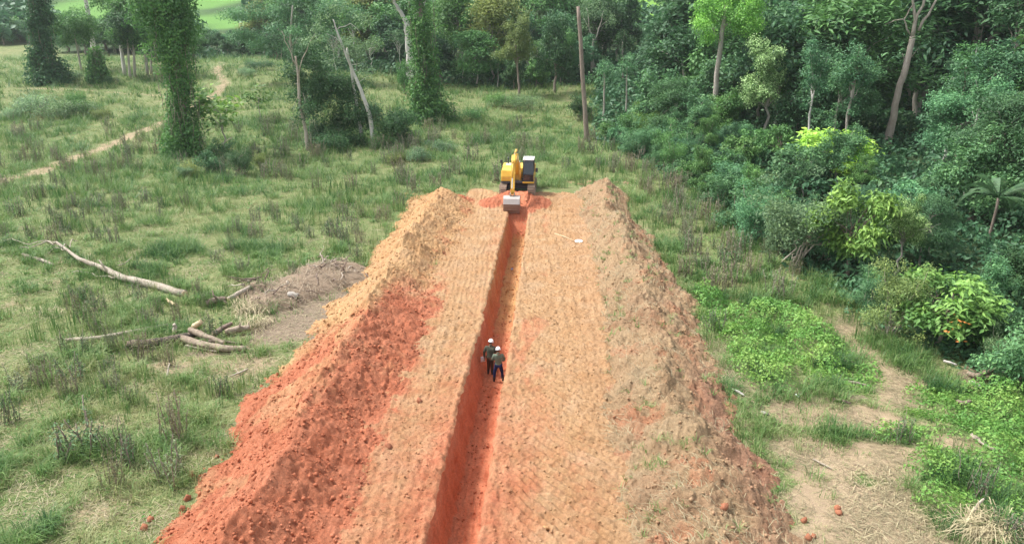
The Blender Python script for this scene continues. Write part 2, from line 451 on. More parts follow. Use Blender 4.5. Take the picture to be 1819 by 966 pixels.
def seg_d(x, y, P):
    d = np.full(np.shape(x), 1e9)
    for a, b in zip(P[:-1], P[1:]):
        ax, ay, bx, by = a[0], a[1], b[0], b[1]
        t = np.clip(((x - ax) * (bx - ax) + (y - ay) * (by - ay)) / ((bx - ax) ** 2 + (by - ay) ** 2 + 1e-9), 0, 1)
        d = np.minimum(d, np.hypot(x - ax - t * (bx - ax), y - ay - t * (by - ay)))
    return d
PATHS = [([(-60, 345), (0, 322), (70, 306), (150, 275), (230, 243), (300, 212), (370, 178), (402, 150), (385, 128), (400, 112)], 1.5, 0.68),
         ([(40, 158), (150, 160), (300, 172)], 1.6, 0.5), ([(1000, 215), (1012, 165), (1022, 130)], 1.3, 0.38),
         ([(1200, 300), (1120, 285), (1060, 265)], 1.2, 0.35),
         ([(1500, 600), (1555, 640), (1600, 690), (1560, 730), (1450, 735), (1390, 720)], 0.7, 0.6)]
PATHS = [([at(*p) for p in P], w, s) for P, w, s in PATHS]
BLOBS = [(1440, 620, .7, 1.6, .8), (1500, 585, .8, .7, .7), (1600, 690, 1.2, 1.6, 1), (1535, 745, 1.6, 1.0, 1), (1430, 735, 1.8, 1.2, .8), (1570, 815, 1.7, 1.3, 1),
         (1450, 820, 1.6, 2.2, .75), (1500, 900, 1.9, 1.7, .95), (1590, 900, 1.0, 1.4, .8), (1700, 785, 1.5, .55, .9), (1620, 980, 1.8, 1.2, .9), (1470, 990, 1.6, 1.6, .8), (1740, 660, .9, .8, .7),
         (1790, 870, .6, 1.0, .6), (1660, 750, 0.8, .4, .7), (1350, 690, .7, 1.0, .5), (130, 780, 1.0, 1.6, .5), (250, 690, .9, 1.0, .45), (170, 900, 1.3, 1.2, .5), (60, 720, .9, 1.0, .4), (200, 750, .5, .8, .5),
         (330, 650, 2.2, 1.2, .55), (430, 650, 1.7, 1.4, .6), (120, 460, 1.0, 1.2, .35), (100, 500, .8, 1.0, .4), (20, 540, .7, 1.0, .4), (1205, 420, .4, 3, .35), (1420, 500, 1.0, 1.2, .4), (310, 800, .6, .7, .4), (390, 790, 1.2, 1.8, .35)]
BLOBS = [(at(a, b), c, d, e) for a, b, c, d, e in BLOBS]
MUD = [(560, 545, 2.4, 4.6, 1), (520, 575, 2.0, 2.4, .95), (585, 500, 1.8, 2.4, .9), (470, 600, 1.6, 1.3, .65), (590, 590, 1.1, 1.6, .8), (380, 625, 2.0, .8, .55), (1735, 670, 1.0, .6, .8), (1520, 705, .8, .3, .6)]
MUD = [(at(a, b), c, d, e) for a, b, c, d, e in MUD]
LUSH = [(1400, 600, 2.2, 4.0, .8), (1350, 650, 1.3, 2.4, .9), (1500, 670, 1.6, 1.5, .75), (1460, 655, 1.2, 1.5, .9), (1720, 710, 2.4, 1.1, 1), (1790, 760, 2.4, 1.8, 1), (1640, 740, 0.8, .5, .8), (1600, 775, 1.2, .5, 1), (1720, 850, 1.8, 1.5, 1), (1800, 820, 1.2, 1.5, .9), (1690, 905, 1.1, .6, .9), (1780, 910, 1.0, .6, .9), (1280, 560, 1.2, 4, .8)]
LUSH = [(at(a, b), c, d, e) for a, b, c, d, e in LUSH]
def blobs(x, y, L):
    v = np.zeros(np.shape(x))
    for p, rx, ry, s in L:
        v = np.maximum(v, s * (1 - ss(0.55, 1.25, np.hypot((x - p.x) / rx, (y - p.y) / ry))))
    return v
def bare_at(x, y):
    v = blobs(x, y, BLOBS)
    for P, w, s in PATHS:
        v = np.maximum(v, s * (1 - ss(0.4, 1.1, seg_d(x, y, P) / w)))
    return v
FIELDS = [(at(a, b), c, d, 1.0) for a, b, c, d in ((392, 36, 26, 9), (430, 42, 14, 6), (330, 4, 20, 12), (370, 2, 22, 10), (905, 14, 16, 14), (1020, 30, 10, 10), (240, 30, 22, 14), (160, 20, 26, 20))]
def field_at(x, y): return blobs(x, y, FIELDS)
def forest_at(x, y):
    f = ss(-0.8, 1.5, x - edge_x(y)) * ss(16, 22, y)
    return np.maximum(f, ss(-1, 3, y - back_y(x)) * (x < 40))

# ------------------------------------------------------------------ ground
def axis(segs):
    out = [segs[0][0]]
    for a, b, s in segs:
        n = max(1, int(round((b - a) / s)))
        out += list(np.linspace(a, b, n + 1)[1:])
    return np.array(out)
gx = axis([(-520, -160, 12), (-160, -70, 2.5), (-70, -30, .8), (-30, 30, .3), (30, 70, 1.0), (70, 160, 3), (160, 520, 12)])
gy = axis([(-40, 8, 2), (8, 70, .3), (70, 130, .8), (130, 220, 2), (220, 560, 6)])
X, Y = np.meshgrid(gx, gy)
Z = T(X, Y)
under = ss(-5.9, -5.3, X) * (1 - ss(1.9, 2.4, X)) * (1 - ss(56.5, 57.5, Y))
far = ss(215, 240, Y)
ground = put('ground', grid_me('ground', X, Y, Z - 2.7 * under, M['ground'],
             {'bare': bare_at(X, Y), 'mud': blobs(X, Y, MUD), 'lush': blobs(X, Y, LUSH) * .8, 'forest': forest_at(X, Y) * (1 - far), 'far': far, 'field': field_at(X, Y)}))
ground['kind'] = 'structure'

# ------------------------------------------------------------------ stripped ground, trench and the two banks
def rows(a, b, s0=0.045):
    y, out = a, [a]
    while y < b:
        y += s0 * (1 + max(0, y - 8) / 20); out.append(y)
    return np.array(out)
def drift(y): return .30 * np.clip((y - 17) / 17, 0, 1) + .13 * np.clip((y - 34) / 21, 0, 1)
def tl(y): return drift(y) - 3.34 + 0.22 * (fbm(y / 2.3, y * 0, 41, 4) - .5) + 0.22 * (fbm(y / .4, y * 0, 42, 3) - .5)
def tr(y): return drift(y) - 1.80 + 0.10 * (fbm(y / 2.9, y * 0, 43, 4) - .5) + 0.12 * (fbm(y / .4, y * 0, 44, 3) - .5)
SPILL = [(-0.75, 57.0, 1.5, 2.4, .5), (-4.4, 57.0, 1.4, 2.2, .38), (-2.6, 58.6, 2.2, 2.6, .62), (-1.2, 54.6, .8, 1.6, .2)]
def spill(x, y):
    v = np.zeros(np.shape(x))
    for a, b, rx, ry, h in SPILL:
        v = np.maximum(v, h * (1 - ss(0.1, 1.1, np.hypot((x - a) / rx, (y - b) / ry))))
    return v
def strip_z(x, y):
    z = 0.07 + 0.11 * (fbm(x / .10, y / .10, 25, 2, .6) - .5) + 0.10 * (fbm(x / 1.5, y / 1.5, 11, 3) - .5)
    rgh = 0.5 + fbm(x / 2.5, y / 4, 12, 2)
    z = z + 0.12 * rgh * (fbm(x / .25, y / .25, 13, 4, .6) - .5)
    z = z + 0.10 * np.maximum(0, fbm(x / .14, y / .14, 23, 3, .6) - .52) * 2
    # crawler tracks: cleat rows across, ruts along
    wx = x + 0.35 * (fbm(x / 3, y / 5, 14, 2) - .5) * 2
    cle = np.sin(2 * np.pi * (y * 0.95 + wx * 1.05) / 0.46 + 2.5 * fbm(x / 1.3, y / 1.3, 15, 2))
    m = ss(-1.3, -0.6, x) * (1 - ss(1.9, 2.4, x)) * (0.25 + 0.75 * ss(.38, .6, fbm(x / 1.4, y / 3.5, 16, 3)))
    z = z + 0.075 * m * np.sign(cle) * np.abs(cle) ** .8
    rut = np.sin(2 * np.pi * (wx + 0.035 * y) / np.where(x < -2.5, .31, .52))
    z = z + np.where(x < -2.5, .013, .013) * rut * (0.3 + ss(.4, .6, fbm(x / 1.2, y / 6, 17, 3)))
    s = spill(x, y)
    z = z + s * (1 + 0.7 * (fbm(x / .5, y / .5, 18, 3) - .5))
    far_edge = 62.6 + 1.2 * (fbm(x / 2, y * 0, 19, 3) - .5) * 2 + 0.9 * ss(-3, -6, x)
    return z - 0.42 * ss(-1.4, 0.6, y - far_edge)
def strip_attr(x, y):
    near = 1 - ss(18, 36, y)
    lft = x < -2.5
    red = np.where(lft, 0.16 + 0.34 * near + 0.12 * ss(-4.6, -3.4, x), 0.11 + 0.07 * near + 0.26 * (1 - ss(-1.6, 0.6, x)) * (0.35 + .65 * near) + .14 * near * (1 - ss(1.2, 2.2, x)))
    red = np.maximum(red, 1.15 * ss(0.04, .2, spill(x, y)))
    red = red + 0.25 * (fbm(x / 1.2, y / 4, 20, 3) - .5)
    red = np.maximum(red, 0.52 * ss(.5, .75, fbm(x / .9, y / 2.5, 24, 3)) * (1 - ss(-.6, 1.3, x)) * (x > -2.5))
    red = np.maximum(red, (0.95 * np.exp(-((x + 6.1) / .9) ** 2) - .5 * (fbm(x / .7, y / .7, 26, 3) < .47)) * (1 - ss(34, 44, y)))
    return red
ry = rows(-1.0, 65.0)
for side in (0, 1):
    n = 70 if side == 0 else 108
    u = np.linspace(0, 1, n)
    Xs, Ys = [], np.repeat(ry[:, None], n, 1)
    if side == 0: Xs = -6.7 + (tl(ry)[:, None] + 6.7) * (1 - (1 - u[None]) ** 1.0)
    else: Xs = tr(ry)[:, None] + (3.2 - tr(ry)[:, None]) * u[None]
    Zs = strip_z(Xs, Ys)
    dedge = np.abs(Xs - (tl(ry)[:, None] if side == 0 else tr(ry)[:, None]))
    Zs = Zs + 0.03 * ss(.30, .12, dedge) - 0.09 * ss(.10, 0, dedge)
    o = put('stripped_ground', grid_me('stripped_ground', Xs, Ys, Zs, M['strip_soil'], {'red': strip_attr(Xs, Ys), 'brown': 0.10 * ss(1.2, 2.6, Xs) + 0 * Xs}))
    o['kind'] = 'structure'
# trench
nw, nf = 30, 34
FLOOR = 1.75
prof = []
zf = -FLOOR + (FLOOR + 0.05) * ss(53.2, 55.6, ry) + 0.62 * ss(55.0, 57.5, ry) * (1 - ss(58.5, 61.5, ry)) - .3 * ss(61.5, 63.5, ry)
zf = zf + 0.09 * (fbm(ry / 1.2, ry * 0, 30, 3) - .5)
v = np.linspace(0, 1, nw)
top_l, top_r = strip_z(tl(ry), ry) - 0.06, strip_z(tr(ry), ry) - 0.06
depth_l, depth_r = np.maximum(top_l - zf, 0.02), np.maximum(top_r - zf, 0.02)
YW = np.repeat(ry[:, None], nw, 1)
ZL = top_l[:, None] - depth_l[:, None] * v[None]; ZR = top_r[:, None] - depth_r[:, None] * (1 - v[None])
bat = 0.10
XL = tl(ry)[:, None] + bat * (top_l[:, None] - ZL) + 0.10 * np.minimum(1, 5 * v[None]) * (fbm(YW / .9, ZL / .28, 31, 4) - .5) + 0.10 * np.minimum(1, 5 * v) * (fbm(YW / .16, ZL / 1.6, 32, 3) - .5) + 0.16 * v[None] ** 5
XR = tr(ry)[:, None] - 0.04 * (top_r[:, None] - ZR) - 0.08 * np.minimum(1, 5 * (1 - v[None])) * (fbm(YW / .9, ZR / .3, 33, 4) - .5) - 0.12 * (1 - v[None]) ** 5
uf = np.linspace(0, 1, nf + 2)[1:-1]
XF = XL[:, -1:] + (XR[:, :1] - XL[:, -1:]) * uf[None]
YF = np.repeat(ry[:, None], nf, 1)
ZF = zf[:, None] + 0.16 * (fbm(XF / .3, YF / .35, 34, 4, .6) - .5) + 0.10 * (fbm(XF / .11, YF / 1.2, 35, 3) - .5)
X, Y, Z = np.hstack([XL, XF, XR]), np.hstack([YW, YF, YW]), np.hstack([ZL, ZF, ZR])
red = 0.92 - 0.72 * ss(30, 41, Y)
red[:, :nw] = np.maximum(red[:, :nw], 0.50 + .25 * v[None] - .25 * ss(.3, 0, v)[None])
red[:, -nw:] = np.maximum(red[:, -nw:], .45)
red = red + .3 * (fbm(X / .5 + Z, Y / 2.5, 36, 3) - .5)
red = np.maximum(red, 1.1 * ss(53.0, 54.4, Y))
brown = np.zeros_like(X); brown[:, :nw] = 0.05 * ss(.15, .8, v)[None] * (0.5 + fbm(YW / 1.5, ZL / .5, 37, 3))
trench = put('trench', grid_me('trench', X, Y, Z, M['trench_soil'], {'red': red, 'brown': brown}))
trench['kind'] = 'structure'

def bank_mesh(name, x0, x1, y0, y1, nx, hfun, afun, m):
    ys = rows(y0, y1, 0.05)
    X, Y = np.meshgrid(np.linspace(x0, x1, nx), ys)
    Z = hfun(X, Y)
    red, brown = afun(X, Y, Z)
    return grid_me(name, X, Y, Z, m, {'red': red, 'brown': brown})
def left_h(x, y):
    yy = y + .5 * (fbm(x / 1.5, y / 1.5, 50, 3) - .5)
    lob = fbm(y / 2.4, y * 0, 51, 2)
    H = 1.50 + 0.75 * (lob - .5) + .25 * np.cos(2 * np.pi * yy / 2.7) * .6
    xc = -8.35 + 0.8 * (fbm(y / 5, y * 0, 52, 2) - .5)
    wo = 3.15 + 1.5 * (fbm(y / 3.2, y * 0, 53, 3) - .5) - 0.6 * ss(28, 42, y) + .3 * ss(46, 56, y)
    wi = 2.9 + 1.1 * (fbm(y / 2.5, y * 0, 54, 3) - .5)
    dx = x - xc + 0.5 * (fbm(x / 1.2, y / 1.2, 55, 3) - .5)
    t = np.where(dx < 0, -dx / wo, dx / wi)
    prof = 1 - t - 0.10 * np.exp(-(t / .16) ** 2) - .16 * np.sin(np.pi * np.clip(t, 0, 1))
    end = ss(60.4, 54.5, y + .8 * (fbm(x, y, 56, 2) - .5))
    z = H * prof * end
    hump = 0.55 * np.exp(-((y - 57.2) / 1.5) ** 2 - ((x + 7.9) / 1.4) ** 2)
    z = z + hump
    env = ss(-.25, .25, z)
    d = 0.21 * (fbm(x / .125, y / .115, 67, 3, .6) - .5) + 0.34 * (fbm(x / 1.1, y / 1.1, 57, 4) - .5) + 0.17 * (fbm(x / .33, y / .33, 58, 4, .62) - .5)
    rid = np.abs(fbm(x / .75, y / .75, 59, 3) - .5) * 2
    d = d - 0.13 * np.maximum(0, .22 - rid) / .22 * ss(.45, .62, fbm(x / 2.2, y / 2.2, 60, 2))
    clod = np.maximum(0, fbm(x / .17, y / .17, 61, 3, .55) - .58) * 0.24
    return np.maximum(z, -.3) + env * d + clod * (0.4 + .6 * env) - 0.02
def left_a(x, y, z):
    n = fbm(x / 1.4, y / 1.4, 62, 4) - .5
    inner = ss(-9.4, -7.2, x)
    b = 29.3 + 8.2 * inner + 5 * n
    red = 1 - ss(-6.5, 6.5, y - b)
    streak = 0.6 * ss(.52, .64, fbm(x / 1.6 + y * .25, y / 3.0 - x * .4, 63, 3)) * (1 - inner * .5)
    red = red - streak * (y < 36) * .75
    red = np.maximum(red, 0.45 * ss(.56, .68, fbm(x / 1.0, y / 1.4, 64, 3)) * ss(-8.6, -6.5, x))
    red = np.maximum(red, 0.7 * ss(56.2, 57.8, y) * ss(-8.6, -7, x))
    return red, 0.12 * ss(.55, .7, fbm(x / .8, y / .8, 65, 3)) + 0 * x
lb = put('spoil_bank', bank_mesh('spoil_bank', -13.2, -5.0, -1, 61.5, 190, left_h, left_a, M['bank_soil']))
tag(lb, 'long heaped bank of red and sandy spoil along the left of the trench', 'earth bank')
def right_h(x, y):
    H = 1.32 + 0.85 * (fbm(y / 1.7, y * 0, 71, 3) - .5) + .15 * ss(50, 58, y)
    xc = 4.75 + 0.8 * (fbm(y / 4, y * 0, 72, 2) - .5)
    wo = 2.85 + 1.1 * (fbm(y / 2.6, y * 0, 73, 3) - .5) - .9 * ss(40, 55, y)
    wi = 2.25 + 0.9 * (fbm(y / 1.1, y * 0, 74, 3) - .5) - .25 * ss(40, 55, y)
    dx = x - xc + 0.7 * (fbm(x / 1.3, y / 1.3, 75, 3) - .5)
    t = np.where(dx < 0, -dx / wi, dx / wo)
    prof = 1 - np.abs(t) ** np.where(t < 0, 1.5, 1.15)
    z = np.maximum(H * prof * ss(65.5, 60.0, y + .8 * (fbm(x, y, 76, 2) - .5)), -.3)
    env = ss(-.25, .2, z)
    fur = np.abs(fbm((x * .8 - y * .6) / 1.3, (x * .6 + y * .8) / .55, 77, 4) - .5) * 2          # slabs of turf lying askew
    d = 0.50 * (fur - .35) + 0.36 * (fbm(x / .42, y / .42, 78, 4, .65) - .5) + 0.22 * (fbm(x / .16, y / .16, 79, 3, .6) - .5)
    return z + env * d + (1 - env) * .05 * (fbm(x / .2, y / .2, 80, 3) - .5) - .02
def right_a(x, y, z):
    outer = ss(5.4, 6.4, x)
    near = 1 - ss(20, 42, y)
    red = 0.16 * near + 0.28 * ss(.54, .68, fbm(x / 1.2, y / 1.2, 81, 4)) 
    red = np.maximum(red, .40 * outer * ss(.54, .68, fbm(x / .9, y / 2, 84, 3)))
    br = outer * (0.12 + .75 * np.exp(-((y - 22.5) / 4.0) ** 2)) * (0.4 + fbm(x / 1.5, y / 1.5, 82, 3)) + .22 * ss(.52, .7, fbm(x / 1.1, y / 1.1, 83, 4))
    return red, np.clip(br, 0, .85)
rb = put('soil_bank', bank_mesh('soil_bank', 1.9, 9.2, -1, 66.2, 190, right_h, right_a, M['topsoil']))
tag(rb, 'lower rough bank of tan topsoil and torn turf along the right side', 'earth bank')

# loose clods
_ico = bmesh.new(); bmesh.ops.create_icosphere(_ico, subdivisions=2, radius=1)
ICO_V = np.array([v.co[:] for v in _ico.verts]); ICO_F = np.array([[v.index for v in f.verts] for f in _ico.faces]); _ico.free()
_ico = bmesh.new(); bmesh.ops.create_icosphere(_ico, subdivisions=1, radius=1)
ICO1_V = np.array([v.co[:] for v in _ico.verts]); ICO1_F = np.array([[v.index for v in f.verts] for f in _ico.faces]); _ico.free()
rng = np.random.default_rng(7)
def clod_me(name, m, seed):
    r = np.random.default_rng(seed)
    V = ICO_V * (1 + .55 * (fbm(ICO_V[:, 0] * 1.3 + seed, ICO_V[:, 1] * 1.3 + ICO_V[:, 2] * 1.7, seed, 3) - .5)[:, None] + .12 * (r.random((len(ICO_V), 1)) - .5))
    V = V * np.array([1, .8, .62]) * (1 + .16 * np.sign(np.sin(V[:, :1] * 5 + seed)) * np.sign(np.sin(V[:, 1:2] * 4.3 + 1)))
    return mesh_np(name, V, [ICO_F], m)
def clods(name, n, xf, zf_, m, af, r0, r1, seed, low=0.0):
    r = np.random.default_rng(seed)
    y = 8 + 52 * r.random(n) ** 1.7
    x = xf(r, y); keep = r.random(n) < 1
    z = zf_(x, y)
    ok = z > low
    x, y, z = x[ok], y[ok], z[ok]; n = len(x)
    s = r0 + (r1 - r0) * r.random(n) ** 5
    V = ICO1_V[None] * (1 + .5 * (r.random((n, len(ICO1_V), 1)) - .5)) * s[:, None, None] * (0.7 + .6 * r.random((n, 1, 3)))
    V = V + np.stack([x, y, z + s * .25], -1)[:, None]
    F = (ICO1_F[None] + (np.arange(n) * len(ICO1_V))[:, None, None]).reshape(-1, 3)
    red, br = af(x, y, z)
    k = len(ICO1_V)
    o = put(name, mesh_np(name, V.reshape(-1, 3), [F], m, {'red': np.repeat(red + .08, k), 'brown': np.repeat(br, k)}))
    o['kind'] = 'stuff'
    return o
clods('loose_soil', 15000, lambda r, y: -11.3 + 6.4 * r.random(len(y)), left_h, M['loose_bank_soil'], left_a, .016, .075, 1)
clods('loose_soil', 9000, lambda r, y: 2.3 + 5.4 * r.random(len(y)), right_h, M['loose_topsoil'], right_a, .016, .065, 2)
clods('loose_soil', 14000, lambda r, y: np.where(r.random(len(y)) < .4, -6.2 + 2.7 * r.random(len(y)), -1.7 + 4.0 * r.random(len(y))), strip_z, M['loose_strip_soil'],
      lambda x, y, z: (strip_attr(x, y) - .16, 0 * x), .013, .048, 3)
clods('loose_soil', 2200, lambda r, y: tl(y) + .30 + (tr(y) - tl(y) - .42) * r.random(len(y)), lambda x, y: np.interp(y, ry, zf), M['loose_trench_soil'],
      lambda x, y, z: (1.0 - 0.72 * ss(30, 41, y), 0 * x), .012, .07, 4, -5)
CL = [(340, 845, .22, 'largest rounded red clod in the grass beside the left spoil bank'), (333, 887, .18, 'flat red clod at the foot of the left spoil bank'),
      (325, 905, .17, 'dark red clod touching the lower foot of the left spoil bank'), (268, 924, .16, 'round red clod lying alone in grass near the bottom left'),
      (257, 940, .17, 'red clod at the lowest visible corner of the left spoil bank'), (408, 788, .17, 'red clod on the grass where the left bank narrows'),
      (385, 812, .12, 'small red clod just off the left bank edge'), (690, 797, .24, 'big orange clod on the track between left bank and trench'),
      (745, 716, .17, 'orange clod on the tan track left of the two men'), (968, 940, .14, 'twin orange lump on the track right of the trench'),
      (1283, 927, .20, 'large orange boulder of earth low on the right soil bank'), (1487, 905, .17, 'upper red clod in the straw right of the soil bank'),
      (1489, 912, .16, 'lower red clod in the straw right of the soil bank'), (1436, 958, .17, 'red clod at the bottom frame edge beside the soil bank'), (1428, 926, .15, 'red clod at the outer foot of the right soil bank'),
      (1445, 953, .12, 'smallest clod at the bottom edge beside the right bank')]
CL_ME = [clod_me('dirt_clod', M['red_clod'], 3), clod_me('dirt_clod', M['sand_clod'], 4), clod_me('dirt_clod', M['red_clod'], 5)]
for i, (a, b, s, lab) in enumerate(CL):
    p = at(a, b)
    if -13 < p.x < -5: p.z = max(p.z, float(left_h(p.x, p.y)))
    elif -5 < p.x < 3: p.z = float(strip_z(p.x, p.y))
    elif p.x < 9: 
        p = at(a, b, 0.5) if a == 1283 else p
        p.z = max(0, float(right_h(p.x, p.y)))
    o = put('dirt_clod', CL_ME[1 if 'twin' in lab else (0 if i % 2 else 2)], None, None, (p.x, p.y, p.z + s * .3))
    s *= .8; o.scale = (s, s, s); o.rotation_euler = (i, 2.1 * i, .7 * i)
    tag(o, lab, 'clod', 'loose clods fallen from the banks')
# ------------------------------------------------------------------ grass and ground cover
def blades(P, h, w, az, lean, tint, seg2=True):
    """P (n,3); one bent blade each"""
    n = len(P)
    sx, sy = np.cos(az), np.sin(az)
    side = np.stack([-sy, sx, 0 * sx], -1) * w[:, None] * .5
    dr = np.stack([sx, sy, 0 * sx], -1)
    upv = np.array([0, 0, 1.0])
    mid = P + upv * (h * .58)[:, None] + dr * (lean * h * .25)[:, None]
    tip = P + upv * (h * (1 - .35 * lean))[:, None] + dr * (lean * h)[:, None]
    if seg2:
        V = np.stack([P - side, P + side, mid - side * .8, mid + side * .8, tip], 1).reshape(-1, 3)
        k = np.arange(n)[:, None] * 5
        return V, k + np.array([0, 1, 3, 2]), k + np.array([2, 3, 4]), np.repeat(tint, 5)
    V = np.stack([P - side, P + side, tip], 1).reshape(-1, 3)
    k = np.arange(n)[:, None] * 3
    return V, None, k + np.array([0, 1, 2]), np.repeat(tint, 3)

def frustum_pts(r, n, d0, d1, pw=0.5, half=.90):
    d = (d0 ** pw + (d1 ** pw - d0 ** pw) * r.random(n)) ** (1 / pw)
    l = (r.random(n) * 2 - 1) * half * d
    return l * _cy - d * _sy, l * _sy + d * _cy, d
def on_banks(x, y):
    L = (x > -11.6) & (x < 8.0) & (y < 60.5)
    return L
def bank_cover(x, y):
    z = np.full(np.shape(x), -9.0)
    m = (x > -13.2) & (x < -5) & (y < 61.5) & (y > -1)
    z[m] = left_h(x[m], y[m])
    m = (x > 1.9) & (x < 9.2) & (y < 66.2) & (y > -1)
    z[m] = right_h(x[m], y[m])
    m = (x >= -6.6) & (x <= 3.1) & (y < 63.2) & (y > -1)
    z[m] = np.maximum(z[m], 1)
    return z

g = Geo()
r = np.random.default_rng(21)
for lod, (n, d0, d1, nb) in enumerate(((74000, 12, 46, 7), (72000, 44, 105, 7), (44000, 100, 190, 6))):
    x, y, d = frustum_pts(r, n, d0, d1, 0.55)
    z = T(x, y)
    dens = .5 * fbm(x / 2.6, y / 2.6, 101, 4) + .5 * fbm(x / .9, y / .9, 104, 3)
    big = fbm(x / 9, y / 9, 102, 3)
    keep = (bank_cover(x, y) < z + .02) & (r.random(n) < np.clip(1.15 - 1.25 * bare_at(x, y) - 1.1 * blobs(x, y, MUD), .03, 1)) & (forest_at(x, y) < .7)
    keep &= r.random(n) < np.clip((dens - .30) * 4, .30, 1)
    x, y, z, d, dens, big = (a[keep] for a in (x, y, z, d, dens, big)); n = len(x)
    tall = ss(.48, .66, dens) 
    hb = ((.10, .17, .22)[lod] + (.42, .55, .60)[lod] * tall) * (0.6 + .9 * r.random(n)) * (1 + .008 * np.maximum(0, d - 30)) * (1 - .35 * bare_at(x, y))
    tt = 0.60 - .34 * (tall - .25) + .45 * (big - .5) + .60 * (fbm(x / 1.3, y / 1.3, 103, 3) - .5) + .42 * (r.random(n) - .5) + .13 * (1 - ss(24, 44, y)) * (x < 0) - .05 * ss(60, 90, d) + .15 * bare_at(x, y)
    tt -= .22 * blobs(x, y, LUSH)
    rad = (.10 + .10 * r.random(n)) * (1 + .02 * np.maximum(0, d - 30))
    a = r.random((n, nb)) * 2 * np.pi; rr = rad[:, None] * np.sqrt(r.random((n, nb)))
    P = np.stack([x[:, None] + rr * np.cos(a), y[:, None] + rr * np.sin(a), np.repeat(z[:, None] - .02, nb, 1)], -1).reshape(-1, 3)
    h = (hb[:, None] * (.55 + .9 * r.random((n, nb)))).ravel()
    w = (.012 + .010 * r.random(n * nb)) * (1 + .028 * np.maximum(0, np.repeat(d, nb) - 18))
    V, q, t, ti = blades(P, h, w, (a + .8 * r.standard_normal((n, nb))).ravel(), .35 + .9 * r.random(n * nb), np.clip(np.repeat(tt, nb) + .22 * (r.random(n * nb) - .5), .02, 1), lod == 0)
    g.add(V, q, t, ti)
# tall stems and seed heads rising out of the sward
x, y, d = frustum_pts(r, 42000, 20, 150, .75)
z = T(x, y); w = ss(.48, .66, fbm(x / 3.2, y / 3.2, 105, 3)) * np.clip(1 - 1.6 * bare_at(x, y) - blobs(x, y, MUD), 0, 1)
k = (bank_cover(x, y) < z + .02) & (r.random(len(x)) < w) & (forest_at(x, y) < .6)
x, y, z, d = x[k], y[k], z[k], d[k]; n = len(x); nb = 8
a = r.random((n, nb)) * 2 * np.pi; rr = (.22 * np.sqrt(r.random((n, nb))))
P = np.stack([x[:, None] + rr * np.cos(a), y[:, None] + rr * np.sin(a), np.repeat(z[:, None] - .02, nb, 1)], -1).reshape(-1, 3)
h = np.repeat(.45 + .65 * r.random(n), nb) * (.6 + .6 * r.random(n * nb)) * (.8 + .2 * ss(30, 60, np.repeat(d, nb)))
V, q, t, ti = blades(P, h, (.011 + .008 * r.random(n * nb)) * (1 + .022 * np.maximum(0, np.repeat(d, nb) - 18)), a.ravel(), .06 + .22 * r.random(n * nb), np.clip(np.repeat(np.where(r.random(n) < .35, .74, .27) + .3 * (r.random(n) - .5), nb) + .2 * (r.random(n * nb) - .5), 0, 1))
g.add(V, q, t, ti)
o = put('grass', g.mesh('grass', M['grass'], False)); o['kind'] = 'stuff'

# leafy ground cover: small leaf pairs, heaped where it grows thick
def leaves_np(C, N, L, W, r, droop=.25):
    """diamond leaves, folded along the midrib: centres C, facing N"""
    n = len(C)
    N = N / (np.linalg.norm(N, axis=1, keepdims=True) + 1e-9)
    d = r.standard_normal((n, 3)); d -= (d * N).sum(1, keepdims=True) * N
    d /= np.linalg.norm(d, axis=1, keepdims=True) + 1e-9
    d[:, 2] -= droop; d /= np.linalg.norm(d, axis=1, keepdims=True)
    s = np.cross(N, d); s /= np.linalg.norm(s, axis=1, keepdims=True) + 1e-9
    L = np.broadcast_to(L, (n,))[:, None]; W = np.broadcast_to(W, (n,))[:, None]
    up = np.cross(d, s); up *= np.sign((up * N).sum(1, keepdims=True) + 1e-9)
    V = np.stack([C, C + d * L * .45 + s * W * .5 + up * W * .14, C + d * L - up * L * .10, C + d * L * .45 - s * W * .5 + up * W * .14], 1).reshape(-1, 3)
    k = np.arange(n)[:, None] * 4
    return V, np.vstack([k + np.array([0, 1, 2]), k + np.array([0, 2, 3])])
def cover(name, n, d0, d1, dens_f, h_f, L, m, seed, half=.90, tint=None, grow=.02, box=None):
    r = np.random.default_rng(seed)
    x, y, d = frustum_pts(r, n, d0, d1, .6, half)
    if box:
        x = box[0] + (box[1] - box[0]) * r.random(n); y = box[2] + (box[3] - box[2]) * r.random(n); d = np.hypot(x, y)
    w = dens_f(x, y)
    k = r.random(n) < w
    x, y, d, w = x[k], y[k], d[k], w[k]; n = len(x)
    hh = h_f(x, y) * np.minimum(1, w * 1.3)
    z = T(x, y) + hh * (1 - .75 * r.random(n) ** 2.2)
    e = .25
    gx_ = (h_f(x + e, y) - h_f(x - e, y)) / (2 * e); gy_ = (h_f(x, y + e) - h_f(x, y - e)) / (2 * e)
    N = np.stack([-gx_, -gy_, np.ones(n)], -1) + .55 * r.standard_normal((n, 3))
    s = L * (.6 + .8 * r.random(n)) * (1 + grow * np.maximum(0, d - 25))
    V, t = leaves_np(np.stack([x, y, z], -1), N, s, s * .55, r)
    ti = .5 + (0 if tint is None else tint(x, y)) + .5 * (fbm(x / .8, y / .8, seed, 3) - .5) + .35 * (r.random(n) - .5) 
    o = put(name, mesh_np(name, V, [t], m, {'rnd': np.repeat(np.clip(ti, 0.02, .98), 4)}))
    o['kind'] = 'stuff'
    return o
def lush_d(x, y):
    return np.clip(blobs(x, y, LUSH) * 1.2 + .25 * (fbm(x / .7, y / .7, 110, 3) - .5) * 2, 0, 1) * (bank_cover(x, y) < 0) * (forest_at(x, y) < .8) * (blobs(x, y, LUSH) > .05)
